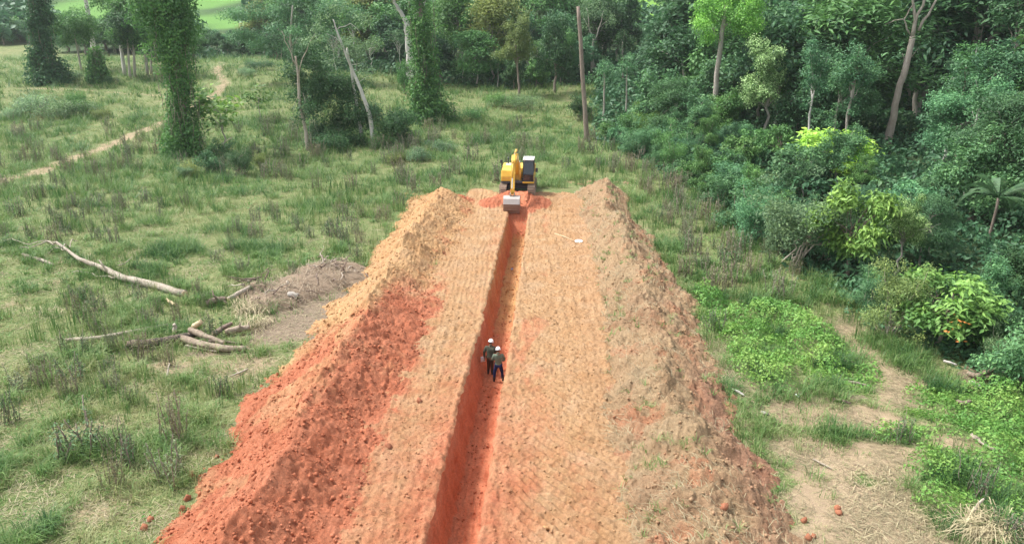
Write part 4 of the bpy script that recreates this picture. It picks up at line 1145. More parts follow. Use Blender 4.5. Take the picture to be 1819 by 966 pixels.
stem_tree('bare_crowned_tree', [up_at(b, *q) for q in ((1052, 142), (1052, 100), (1054, 70))], [.32, .28, .22], [([up_at(b, 1054, 72), up_at(b, 1046, 45), up_at(b, 1042, 15)], .14), ([up_at(b, 1054, 74), up_at(b, 1066, 45), up_at(b, 1072, 20)], .14), ([up_at(b, 1062, 52), up_at(b, 1078, 38)], .07), ([up_at(b, 1047, 50), up_at(b, 1036, 32)], .07)], M['pale_bark'],
          'nearly leafless grey tree just right of the brown bare pole', lobes_px(b, [(1045, 25, 1.6), (1068, 25, 1.7), (1056, 8, 1.6), (1080, 38, 1.3), (1038, 45, 1.1)], seed=97, flat=.6), dict(per=22, L=.3, W=.1, spread=1.6), 'grey-green', 97)
for k, (a, c, top, e, lab) in enumerate(((1072, 222, 128, .13, 'thin straight sapling stem with a small crown, right of the brown bare pole'), (1112, 205, 118, .11, 'second thin straight sapling farther right of the brown bare pole'))):
    b = at(a, c)
    stem_tree('thin_sapling', [up_at(b, *w) for w in ((a, c), (a + 1, (c + top) / 2), (a + 2, top))], [e * 1.2, e, e * .6], [], M['pale_bark'], lab,
              lobes_px(b, [(a, top + 2, 1.0), (a + 12, top + 8, .9), (a - 12, top + 8, .9), (a + 2, top - 12, .9)], seed=100 + k, flat=.45), dict(per=60, L=.28, W=.12, up=1.1), 'blue-green', 100 + k)

def hgt(base, top_py):
    return up_at(base, proj(base)[0], top_py).z - base.z
def hero(kind, px, py, top, tone, label, wide=1.0, **kw):
    b = at(px, py); return plant(kind, b, hgt(b, top), tone, label, None, kw.pop('v', 0), wide, **kw)
hero('sapling', 400, 268, 150, 'fresh green', 'bright sapling with big leaves beside the tallest vine tower', 1.25, v=0)
hero('sapling', 462, 215, 150, 'fresh green', 'smaller bright sapling up the meadow from the big-leaved one', 1.2, v=1)
hero('broad', 1352, 262, 66, 'fresh green', 'pale-flowered tree with cream shoot tips in the right forest', .80, v=0, leaf=M['leaf_tip'])
hero('bigleaf', 1470, 335, 225, 'yellow-green', 'yellow-green treelet glowing among darker bushes of the right forest', 1.75, v=1)
hero('bigleaf', 1505, 492, 318, 'fresh green', 'bright bushy tree leaning over the grass at the right forest edge', .95, v=0)
hero('broad', 1590, 490, 345, 'fresh green', 'small tree with cream shoot tips right of the bright bushy tree', .78, v=2, leaf=M['leaf_tip'])
hero('fine', 1405, 470, 318, 'grey-green', 'grey-green fine-leaved bush left of the bright bushy tree', 1.15, v=0)
hero('fine', 1345, 430, 330, 'blue-green', 'soft blue-green bush at the left tip of the right forest edge', 1.1, v=1)
ob = hero('bigleaf', 1665, 612, 472, 'fresh green', 'orange-flecked bush with glossy big leaves nearest the grass', 1.45, v=2)
hero('fine', 1580, 600, 470, 'olive green', 'yellowish fine-leaved shrub just left of the orange-flecked bush', .95, v=2)
hero('shrub', 1725, 610, 500, 'mid green', 'round mid-green shrub just right of the orange-flecked bush', 1.0, v=0)
hero('dense', 985, 165, 20, 'dark green', 'lone dark forest tree at the head of the grassy lane', .72, v=0)
hero('broad', 922, 172, 22, 'olive green', 'pale olive tree left of the lone dark forest tree', .8, v=1)
hero('fine', 1145, 262, 185, 'fresh green', 'yellowish conical bush behind the long grass right of the brown pole', .8, v=0)
hero('shrub', 1030, 215, 165, 'dark green', 'dark shrub hugging the foot of the brown bare pole', .8, v=1)
hero('shrub', 720, 168, 105, 'mid green', 'leafy shrub column just left of the central vine tower', .55, v=1)
for (a, c, top, tone, lab, v, k) in ((375, 308, 262, 'dark green', 'dark spiky shrub at the right foot of the tallest vine tower', 0, 'shrub'), (425, 312, 258, 'dark green', 'dark shrub below the bright sapling, right of the tallest vine tower', 1, 'fine'),
        (465, 306, 270, 'olive green', 'olive shrub at the right end of the dark shrubs under the bright sapling', 2, 'fine'), (395, 290, 245, 'dark green', 'dark shrub right behind the spiky one at the tallest vine tower', 2, 'shrub'), (330, 318, 290, 'grey-green', 'low grey-green shrub in front of the tallest vine tower', 0, 'fine')):
    hero(k, a, c, top, tone, lab, 1.15, v=v)
# withered orange leaves on that bush
rr_ = np.random.default_rng(9); V = np.vstack([np.array([.75 * k - .2, -1.75 + .25 * abs(k), 2.2 + .55 * s]) + .10 * rr_.standard_normal((5, 3)) for k, s in ((-.3, 1), (-.2, .2), (-.6, -.4), (.1, -1.2), (-.1, .7))])
Vl, tl_ = leaves_np(V, rr_.standard_normal((len(V), 3)) + np.array([0, -1, .6]), .17, .08, rr_)
ob.rotation_euler = (0, 0, 0)
put('withered_leaves', mesh_np('withered_leaves', Vl, [tl_], M['orange']), None, ob)['kind'] = 'stuff'

# frond palm
pb = at(1757, 425); root = empty('palm_tree', pb); tag(root, 'young frond palm with arching leaves rising from the dark right bushes', 'palm')
r = np.random.default_rng(12)
ph = hgt(pb, 305)
put('trunk', Geo().tube(wiggle((0, 0, -.2), (0, 0, ph * .62), r, 5, .02), [.13, .1, .09, .09, .08], 8, .1, r).mesh('palm_trunk', M['brown_bark']), None, root)
for k in range(13):
    a = k * 2.4 + .3 * r.standard_normal(); Lf = ph * (.55 + .25 * r.random()); e0 = .5 + .9 * r.random()
    g = Geo(); t = np.linspace(0, 1, 9)
    hor, ver = Lf * np.sin(e0) * t * (1 - .1 * t), Lf * (np.cos(e0) * t + .25 * t - .75 * t ** 2)
    Pf = np.stack([hor * math.cos(a), hor * math.sin(a), ph * .62 + ver], -1)
    g.tube(Pf, np.linspace(.025, .006, 9), 4)
    f = np.repeat(np.linspace(.12, 1, 42), 2); C = np.stack([np.interp(f, t, Pf[:, i]) for i in range(3)], -1)
    sgn = np.tile([1, -1], 42); sd_ = np.array([-math.sin(a), math.cos(a), 0]); fw = np.array([math.cos(a), math.sin(a), 0])
    ll = .55 * np.sin(np.pi * np.clip(f, .12, .93)) + .12
    tip = C + ll[:, None] * (sgn[:, None] * sd_ * .8 + fw * .5 + np.array([0, 0, -.25]))
    w = np.array([0, 0, 1]) * .018 + fw * .02
    V = np.stack([C - w, C + w, tip], 1).reshape(-1, 3)
    g.add(V, None, np.arange(len(V)).reshape(-1, 3), np.repeat(.3 + .5 * r.random(84), 3))
    put('frond', g.mesh('frond', M['fronds'], False), None, root)

# ---- the rest of the woods
CLEAR = [(1582, 235, 14), (1590, 190, 14), (1602, 145, 14), (1614, 100, 14), (1622, 60, 16), (1640, 20, 18), (1340, 110, 48), (1345, 160, 40), (1430, 262, 60), (1510, 258, 62), (1273, 110, 12), (1271, 155, 12), (1275, 60, 30), (1310, 40, 40),
         (1520, 390, 60), (1470, 400, 30), (1630, 390, 38), (1600, 460, 12), (1670, 540, 55), (1757, 370, 50), (1070, 180, 10), (1072, 140, 18), (1111, 165, 10), (1040, 120, 12), (1400, 400, 40), (1370, 260, 8)]
CLEAR = [(a, b, q, {0: 84, 1: 84, 2: 84, 3: 84, 4: 84, 5: 84, 6: 83, 7: 83, 8: 57, 9: 57, 10: 78, 11: 78, 12: 78, 13: 78, 14: 42, 15: 42, 16: 42, 17: 42, 18: 34, 19: 50, 20: 95, 21: 95, 22: 100, 23: 86, 24: 44, 25: 70}[i]) for i, (a, b, q) in enumerate(CLEAR)]
def hides(x, y, z, h, wide):
    px, py, zc = proj((x, y, z + h * .6)); q = FPX / zc
    rw, rh = wide * q, h * .5 * q
    return any(y < yy and abs(px - a) < rw + c and abs(py - b) < rh + c for a, b, c, yy in CLEAR)
taken = []
for o in list(COL.objects):
    if o.get('category') in ('tree', 'shrub', 'palm'): taken.append((o.location.x, o.location.y))
def free(x, y, d):
    return all((x - a) ** 2 + (y - c) ** 2 > d * d for a, c in taken)
GR_R, GR_B = 'trees and bushes of the forest on the right', 'trees of the far treeline'
def seen(x, y, z, pad=130):
    p = proj((x, y, z)); return -pad < p[0] < PW + pad and p[2] > 0
def pick(r, opts):
    k = [o_ for o_, w in opts for _ in range(w)]
    return k[int(r.integers(0, len(k)))]
r = np.random.default_rng(303)
# right forest: bushes at its edge, taller trees farther in
cnt = 0
for (n, dmin, dmax, gap, hlo, hhi, kinds) in (
        (1200, -.3, 3.5, 1.6, 1.6, 3.8, (('shrub', 4), ('fine', 3), ('bigleaf', 2), ('dense', 1))),
        (1400, 3, 13, 2.3, 3.0, 7.0, (('feather', 4), ('dense', 3), ('bigleaf', 2), ('broad', 2), ('shrub', 1))),
        (1200, 12, 30, 3.5, 6.5, 12.5, (('feather', 5), ('broad', 4), ('dense', 3), ('slender', 2))),
        (700, 28, 75, 6.2, 11, 18, (('broad', 4), ('feather', 4), ('slender', 3), ('dense', 2)))):
    for _ in range(n):
        y = 23 + (132 if dmax < 40 else 185) * r.random() ** 1.25
        d = dmin + (dmax - dmin) * r.random(); x = float(edge_x(y)) + d
        if dmax < 14 and y > 92: continue
        z = float(T(x, y))
        k = pick(r, kinds)
        h = (hlo + (hhi - hlo) * r.random()) * (1.0 if k != 'slender' else 1.25)
        h *= 1 + .35 * ss(60, 100, y)
        if k in ('shrub', 'fine', 'bigleaf'): h = min(h, 4.4)
        if not seen(x, y, z + h * .6) or not free(x, y, gap * (1 + .25 * (y > 80))): continue
        if hides(x, y, z, h, h * (.36 if k != 'slender' else .2)): continue
        tone = pick(r, (('mid green', 5), ('blue-green', 5), ('deep blue-green', 4), ('dark green', 2)))
        if k == 'fine': tone = pick(r, (('grey-green', 2), ('blue-green', 3), ('mid green', 3)))
        plant(k, (x, y, z), h, tone, None, GR_R, 3 + int(r.integers(0, 3)) if y > 88 else None, .9 + .35 * r.random())
        taken.append((x, y)); cnt += 1
print('right forest', cnt)
# far treeline
cnt = 0
for (n, dmin, dmax, gap, hlo, hhi, kinds) in (
        (700, 0, 5, 3.6, 4, 9, (('dense', 3), ('feather', 2), ('slender', 3), ('wispy', 2), ('broad', 1))),
        (700, 3, 22, 5.2, 11, 17, (('slender', 5), ('broad', 3), ('feather', 3), ('wispy', 1), ('dense', 1))),
        (500, 20, 60, 8.5, 13, 19, (('broad', 3), ('slender', 3), ('dense', 3), ('feather', 2)))):
    for _ in range(n):
        x = -130 + 145 * r.random(); d = dmin + (dmax - dmin) * r.random(); y = float(back_y(x)) + d
        z = float(T(x, y))
        p = proj((x, y, z))
        k = pick(r, kinds); h = hlo + (hhi - hlo) * r.random()
        if p[0] < 340:          # low hedge of the far field only: the bright hillside shows above it
            h = min(h, 4 + 4 * r.random())
        if abs(p[0] - 1012) < 14: continue
        if 340 < p[0] < 455 and proj((x, y, z + h * 1.1))[1] < 55: continue
        if not seen(x, y, z + h * .5) or not free(x, y, gap): continue
        tone = pick(r, (('mid green', 4), ('blue-green', 3), ('deep blue-green', 3), ('dark green', 4), ('grey-green', 1), ('olive green', 1)))
        plant(k, (x, y, z), h, tone, None, GR_B, 3 + int(r.integers(0, 3)), .85 + .4 * r.random())
        taken.append((x, y)); cnt += 1
print('treeline', cnt)

# hedge of low trees where the meadow ends, the fields show above it
for px in list(range(-20, 345, 13)) + list(range(345, 462, 9)):
    b = at(px + 4 * r.standard_normal(), (76 if px < 120 else 92) + 3 * r.standard_normal())
    tp = (24 + 20 * r.random()) if px < 340 else (48 + 18 * r.random())
    plant(pick(r, (('dense', 3), ('broad', 2))), b, hgt(b, tp), pick(r, (('dark green', 2), ('deep blue-green', 3), ('blue-green', 2), ('mid green', 2))), None, GR_B, 3 + int(r.integers(0, 3)), 1.0 + .4 * r.random())

# woods on the far hill read as one mass
r = np.random.default_rng(8)
n = 5200
x = -330 + 560 * r.random(n); y = 215 + 190 * r.random(n)
k = fbm(x * .02 / 1.0, y * .02, 0, 2)
keep = (fbm(x / 45, y / 30, 140, 3) > .40) & (field_at(x, y) < .3)
zz = T(x, y)
for i in range(n):                      # the open fields on the hillside stay in view between the woods
    if keep[i]:
        a, b, _ = proj((x[i], y[i], zz[i] + 6))
        if any(abs(a - fx) < fw and abs(b - fy) < fh for fx, fy, fw, fh in ((392, 30, 52, 22), (335, 8, 40, 14), (905, 14, 22, 10), (1020, 28, 9, 10), (165, 15, 40, 16))):
            keep[i] = False
x, y = x[keep], y[keep]; n = len(x); z = T(x, y)
lf = Geo(); per = 26
u = r.standard_normal((n, per, 3)); u /= np.linalg.norm(u, axis=2, keepdims=True); u[..., 2] = np.abs(u[..., 2])
s = (2.5 + 3.5 * r.random(n))[:, None, None]
C = np.stack([x, y, z + 2], -1)[:, None] + u * s * np.array([1, 1, 1.1])
V, t = leaves_np(C.reshape(-1, 3), u.reshape(-1, 3) + .4 * r.standard_normal((n * per, 3)), 2.4, 2.0, r)
lf.add(V, None, t, np.repeat(np.clip(np.repeat(.3 + .35 * r.random(n), per) + .3 * (r.random(n * per) - .5), 0, 1), 4))
o = put('far_woods', lf.mesh('far_woods', M['under'], False)); o['kind'] = 'stuff'

# ---- scrub and tall weeds standing in the meadow
GR_S = 'scrub clumps in the meadow'
for (a, c, h, tone, wd) in ((60, 205, 3.2, 'grey-green', 1.7), (110, 212, 2.8, 'grey-green', 1.6), (150, 205, 2.6, 'mid green', 1.3), (20, 212, 1.6, 'grey-green', 1.8), (175, 212, 1.5, 'olive green', 1.3),
                            (340, 314, 1.6, 'olive green', 1.4), (600, 268, 2.6, 'dark green', 1.4), (680, 262, 2.0, 'mid green', 1.4),
                            (740, 285, 1.7, 'grey-green', 1.6), (790, 270, 1.6, 'grey-green', 1.5), (700, 290, 1.3, 'olive green', 1.5), (840, 215, 2.0, 'mid green', 1.6), (930, 195, 2.6, 'grey-green', 1.5), (880, 190, 2.4, 'mid green', 1.5),
                            (455, 125, 2.2, 'deep blue-green', 2), (440, 135, 1.8, 'grey-green', 1.8), (135, 190, 2.4, 'mid green', .9), (120, 145, 2.0, 'grey-green', 1.6), (200, 150, 1.8, 'dark green', 1.4)):
    plant('scrub', at(a, c), h, tone, None, GR_S, None, wd / 1.4)
WP = []
for v in range(4):
    r = np.random.default_rng(400 + v); st, lf = Geo(), Geo()
    for k in range(14):
        a = r.random() * 6.28; q = .42 * math.sqrt(r.random()); p = np.array([q * math.cos(a), q * math.sin(a), 0])
        h = .55 + .5 * r.random(); e = p + np.array([.14 * r.standard_normal(), .14 * r.standard_normal(), h])
        Q = wiggle(p, e, r, 4, .03); st.tube(Q, np.linspace(.015, .008, 4), 4)
        f = r.random(26) ** .8 * .95 + .05
        C = np.stack([np.interp(f, np.linspace(0, 1, 4), Q[:, i]) for i in range(3)], -1) + .035 * r.standard_normal((26, 3))
        N = np.array([0, 0, .8]) + .7 * r.standard_normal((26, 3))
        V, t = leaves_np(C, N, .10, .030, r, .1); lf.add(V, None, t, np.repeat(.2 + .6 * r.random(26), 4))
    WP.append((st.mesh('weed_stem', M['brown_bark']), lf.mesh('weed_foliage', M['weed'], False)))
r = np.random.default_rng(77); cnt = 0; wt = []
WT = {'dark green': (.085, .165, .065), 'brown': (.21, .215, .105), 'grey-green': (.16, .21, .105), 'mid green': (.13, .22, .07)}
spots = [(140, 800, 1.5, 'dark green', 1.3), (225, 830, 1.3, 'dark green', .8), (315, 785, 1.9, 'brown', .7), (335, 790, 1.7, 'grey-green', .7), (205, 865, 1.3, 'brown', .7), (300, 810, 1.4, 'brown', .6), (235, 715, .9, 'mid green', 1.0), (85, 690, 1.2, 'brown', .8), (75, 660, 1.0, 'mid green', 1.0),
         (300, 650, 1.1, 'brown', .7), (395, 700, .9, 'dark green', 1.0), (1270, 590, 1.2, 'dark green', 1.0), (1265, 520, 1.6, 'brown', 1.0), (1295, 510, 1.5, 'brown', 1.0), (1250, 480, 1.3, 'grey-green', 1.0), (1600, 785, 1.0, 'dark green', 1.0), (1730, 880, 1.3, 'dark green', .8), (1760, 870, 1.2, 'dark green', .8), (1795, 960, 1.0, 'dark green', 1.0)]
cands = [(at(a, c), h, t, w) for a, c, h, t, w in spots]
for _ in range(46):
    y = 36 + 36 * r.random(); x = 7.9 + 4.6 * r.random()
    if forest_at(np.array([x]), np.array([y]))[0] < .5 and bank_cover(np.array([x]), np.array([y]))[0] < -.05:
        cands.append((Vector((x, y, float(T(x, y)))), 1.2 + .6 * r.random(), pick(r, (('brown', 3), ('grey-green', 3), ('dark green', 3))), .6 + .4 * r.random()))
for _ in range(6000):
    x, y, d = frustum_pts(r, 1, 20, 105, .8); x, y = float(x[0]), float(y[0])
    if fbm(x / 5, y / 5, 150, 3) < .47 or bank_cover(np.array([x]), np.array([y]))[0] > -.05 or forest_at(np.array([x]), np.array([y]))[0] > .2 or float(bare_at(np.array([x]), np.array([y]))[0]) > .3 or float(blobs(np.array([x]), np.array([y]), MUD)[0]) > .2: continue
    if x > 7 and y < 38: continue
    cands.append((Vector((x, y, float(T(x, y)))), .8 + .7 * r.random() + .5 * (y > 60), pick(r, (('dark green', 5), ('brown', 2), ('grey-green', 3), ('mid green', 3))), .6 + .5 * r.random()))
for p, h, tone, wd in cands:
    if cnt >= 298 or not seen(p.x, p.y, p.z, 10) or any((p.x - a) ** 2 + (p.y - c) ** 2 < .9 for a, c in wt): continue
    wt.append((p.x, p.y)); cnt += 1
    root = empty('tall_weed', (p.x, p.y, p.z), r.random() * 6.28, (h * wd, h * wd, h))
    tag(root, auto_label(f'{"tall" if h > 1.3 else "short"} {tone} weed clump', (p.x, p.y, p.z + h / 2)), 'weed', 'clumps of tall weeds in the meadow')
    v = int(r.integers(0, 4)); put('stem', WP[v][0], None, root)
    f = put('foliage', WP[v][1], None, root); j = .8 + .4 * r.random(); f.color = (*[q * j for q in WT[tone]], 1)
print('weeds', cnt)
# ------------------------------------------------------------------ fallen timber, brush heap and litter
rl = np.random.default_rng(55)
def log(name, pts, rad, m, label, cat='log', group=None, ends=None, knots=()):
    b = Vector(pts[0]); root = empty(name, b); tag(root, label, cat, group)
    P = np.array([list(Vector(q) - b) for q in pts], float)
    f = np.linspace(0, 1, max(10, 4 * len(P))); tt = np.linspace(0, 1, len(P))
    Q = np.stack([np.interp(f, tt, P[:, i]) for i in range(3)], -1)
    rr = np.interp(f, np.linspace(0, 1, len(rad)), rad) * .86
    Q[1:-1] += rl.standard_normal(Q[1:-1].shape) * rr[1:-1, None] * .06
    put('trunk' if cat != 'branch' else 'stem', Geo().tube(Q, rr * (1 + .05 * (rl.random(len(rr)) - .5)), 11, .22, rl).mesh(name, m), None, root)
    if ends:
        for e, d in ((0, Q[0] - Q[1]), (-1, Q[-1] - Q[-2])):
            d = d / np.linalg.norm(d); c = Q[e] + d * .004
            put('cut_end', Geo().tube([c - d * .02, c + d * .01], [rr[e] * .93, rr[e] * .86], 11, .1, rl).mesh('cut_end', M['cut_wood'], False), None, root)
    for L, r0 in knots:
        K = np.array([list(Vector(q) - b) for q in L], float)
        KQ = np.vstack([wiggle(a, c, rl, 5, .06)[(0 if i == 0 else 1):] for i, (a, c) in enumerate(zip(K[:-1], K[1:]))])
        put('branch', Geo().tube(KQ, r0 * np.linspace(1, .35, len(KQ)), 7, .2, rl).mesh('branch', m), None, root)
    return root
A = lambda x, y, h=.12: at(x, y, h)
log('fallen_tree', [A(328, 522, .20), A(262, 504, .22), A(215, 493, .26), A(180, 475, .35), A(140, 460, .5), A(118, 443, .75), A(100, 432, .85)], [.24, .23, .22, .16, .12, .09, .06], M['pale_log'],
    'bleached fallen tree with thin bare limbs lying across the left meadow', 'fallen tree', None, True,
    [([A(112, 440, .8), A(85, 428, .95), A(62, 437, .6), A(35, 440, .4)], .055), ([A(100, 433, .85), A(82, 427, .9), A(45, 433, .5), A(5, 428, .3)], .035), ([A(112, 440, .8), A(128, 425, .7), A(138, 428, .4)], .04),
     ([A(195, 484, .3), A(180, 468, .8), A(176, 462, .95)], .08), ([A(210, 492, .25), A(165, 486, .15), A(128, 484, .1)], .07), ([A(120, 444, .7), A(95, 440, .5), A(86, 452, .2)], .03)])
log('fallen_log', [A(40, 452, .1), A(65, 459, .14), A(95, 470, .12)], [.10, .13, .08], M['pale_log'], 'half-buried pale log left of the bleached fallen tree', 'log', 'logs lying in the left meadow')
log('thin_branch', [A(208, 472, .1), A(222, 468, .3), A(235, 456, .5)], [.05, .035, .015], M['dead_wood'], 'dead twig standing up behind the bleached fallen tree', 'branch', None, False, [([A(220, 468, .3), A(212, 464, .4)], .02)])
log('fallen_log', [A(122, 603, .13), A(170, 601, .15), A(225, 591, .17), A(262, 584, .18), A(298, 577, .15)], [.10, .115, .105, .10, .085], M['pale_log'], 'long slim pale log lying alone on the grass left of the log pile', 'log', 'logs lying in the left meadow', True, [([A(122, 603, .13), A(108, 601, .1)], .03)])
log('fallen_log', [A(228, 612, .22), A(265, 610, .25), A(300, 604, .28), A(335, 596, .30), A(352, 590, .28)], [.24, .25, .23, .22, .2], M['burnt_wood'], 'thick charred black log at the left of the log pile', 'log', 'logs heaped by the left bank', True)
log('fallen_log', [A(325, 601, .28), A(360, 612, .26), A(400, 619, .22), A(440, 618, .18)], [.20, .19, .17, .13], M['log_wood'], 'stout pale log in front of the log pile pointing right', 'log', 'logs heaped by the left bank', True, [([A(430, 618, .2), A(450, 621, .15)], .05)])
log('fallen_log', [A(338, 585, .55), A(358, 594, .50), A(385, 604, .38), A(398, 609, .30)], [.15, .16, .13, .10], M['log_wood'], 'short log leaning over the charred log toward the right', 'log', 'logs heaped by the left bank', True)
log('fallen_log', [A(344, 580, .45), A(350, 576, .62), A(357, 572, .78)], [.15, .15, .13], M['cut_wood'], 'orange-yellow split stub sticking up from the log pile', 'log', 'logs heaped by the left bank', True)
log('fallen_log', [A(310, 590, .3), A(311, 580, .55), A(309, 576, .7)], [.12, .1, .08], M['dead_wood'], 'broken grey stub standing behind the charred log', 'log', 'logs heaped by the left bank')
log('fallen_log', [A(378, 595, .25), A(395, 583, .35), A(412, 574, .45)], [.15, .14, .10], M['root_wood'], 'dark brown log end raised behind the log pile', 'log', 'logs heaped by the left bank', True)
log('fallen_log', [A(400, 590, .22), A(420, 585, .28), A(444, 581, .30)], [.16, .19, .13], M['log_wood'], 'knotty rotten log at the right end of the log pile', 'log', 'logs heaped by the left bank', False, [([A(425, 584, .35), A(427, 573, .6)], .06), ([A(438, 582, .3), A(443, 571, .5)], .05)])
log('fallen_log', [A(370, 606, .35), A(400, 606, .3), A(430, 611, .2)], [.09, .08, .05], M['root_wood'], 'thin dark root lying between the two pale logs', 'log', 'logs heaped by the left bank')
log('fallen_log', [A(330, 613, .1), A(365, 620, .1), A(385, 624, .08)], [.06, .06, .04], M['dead_wood'], 'thin grey stick in front of the charred log', 'log', 'logs heaped by the left bank')
log('root_stump', [A(366, 538, .22), A(385, 533, .28), A(402, 531, .30)], [.16, .20, .16], M['root_wood'], 'torn brown root stump left of the brown brush heap', 'stump', None, False, [([A(385, 532, .4), A(380, 525, .7), A(377, 516, .9)], .07), ([A(395, 532, .3), A(405, 540, .15)], .07)])
log('fallen_log', [A(405, 532, .28), A(425, 520, .42), A(446, 509, .55)], [.15, .14, .12], M['pale_log'], 'pale log propped against the brown brush heap', 'log', 'logs lying in the left meadow', True)
log('fallen_log', [A(295, 532, .12), A(303, 537, .15), A(310, 541, .14)], [.1, .1, .08], M['cut_wood'], 'short tan log piece in tall grass above the log pile', 'log', 'logs lying in the left meadow')
log('thin_branch', [A(440, 655, .06), A(425, 662, .1), A(408, 668, .06)], [.04, .045, .025], M['dead_wood'], 'grey branch on bare soil below the log pile', 'branch', None, False, [([A(425, 662, .1), A(418, 655, .12)], .02)])
log('thin_branch', [A(297, 668, .05), A(299, 655, .25), A(301, 645, .4)], [.05, .045, .03], M['pale_log'], 'pale stick stub upright below the log pile', 'branch')
log('thin_branch', [A(1480, 636, .06), A(1500, 641, .1), A(1530, 645, .06)], [.05, .05, .03], M['pale_log'], 'pale branch on the bare lane right of the soil bank', 'branch')
log('thin_branch', [A(1506, 678, .08), A(1522, 680, .1), A(1540, 684, .06)], [.07, .07, .04], M['pale_log'], 'short pale stick beside the upper sandy clearing', 'branch')
log('thin_branch', [A(1300, 690, .06), A(1312, 696, .12), A(1322, 702, .06)], [.05, .06, .03], M['white_bark'], 'white stick at the outer foot of the soil bank', 'branch')
log('fallen_log', [A(1726, 772, .08), A(1745, 785, .12), A(1766, 798, .1)], [.09, .09, .06], M['pale_log'], 'pale weathered log among bright herbs at the right edge', 'log', 'wood scraps on the right')
log('fallen_log', [A(1720, 662, .15), A(1735, 668, .22), A(1752, 662, .3), A(1770, 655, .35)], [.10, .12, .12, .08], M['log_wood'], 'upper broken log of the wood scraps under the right bushes', 'log', 'wood scraps on the right', True, [([A(1740, 668, .2), A(1755, 672, .2)], .05)])
log('fallen_log', [A(1724, 678, .1), A(1735, 684, .14), A(1748, 685, .12)], [.09, .10, .08], M['white_bark'], 'white split log just below the upper broken log', 'log', 'wood scraps on the right', True)
log('fallen_log', [A(1676, 641, .1), A(1688, 644, .14), A(1700, 648, .1)], [.06, .06, .04], M['white_bark'], 'slim white log at the foot of the orange-flecked bush', 'log', 'wood scraps on the right')
log('fallen_log', [A(1782, 668, .2), A(1788, 655, .6), A(1793, 643, 1.0)], [.09, .08, .05], M['dead_wood'], 'grey stick standing up right of the broken log', 'log', 'wood scraps on the right')
log('fallen_log', [A(1700, 712, .08), A(1712, 716, .12), A(1724, 712, .1)], [.07, .1, .06], M['root_wood'], 'dark rotten chunk with a pale end amid the bright herbs', 'log', 'wood scraps on the right')
log('thin_branch', [A(1482, 708, .08), A(1498, 712, .12), A(1512, 716, .08)], [.05, .06, .03], M['root_wood'], 'dark charred branch at the edge of the upper clearing', 'branch')
log('thin_branch', [A(1730, 908, .1), A(1740, 892, .4), A(1748, 885, .55)], [.06, .05, .03], M['dead_wood'], 'grey dead branch poking out of the straw bundle', 'branch')
log('thin_branch', [A(1445, 815, .05), A(1460, 823, .1), A(1478, 832, .05)], [.035, .04, .02], M['pale_log'], 'thin pale branch on the straw-strewn ground by the clearing', 'branch')
log('thin_branch', [A(600, 468, .35), A(612, 462, .6), A(622, 452, .8)], [.05, .04, .02], M['root_wood'], 'dark twig rising at the top of the brown brush heap', 'branch', None, False, [([A(612, 462, .6), A(600, 458, .7)], .02), ([A(590, 462, .4), A(604, 470, .3)], .03)])
log('thin_branch', [up_at(at(395, 262), 372, 268), up_at(at(395, 262), 392, 258), up_at(at(395, 262), 412, 244)], [.10, .09, .06], M['dead_wood'], 'broken grey branch stacked by the bright sapling', 'branch')
log('broken_stump', [at(413, 215, -.1), at(411, 215, .8), at(410, 215, 1.9)], [.16, .13, .10], M['brown_bark'], 'thin dark snapped stump behind the bright sapling', 'stump')

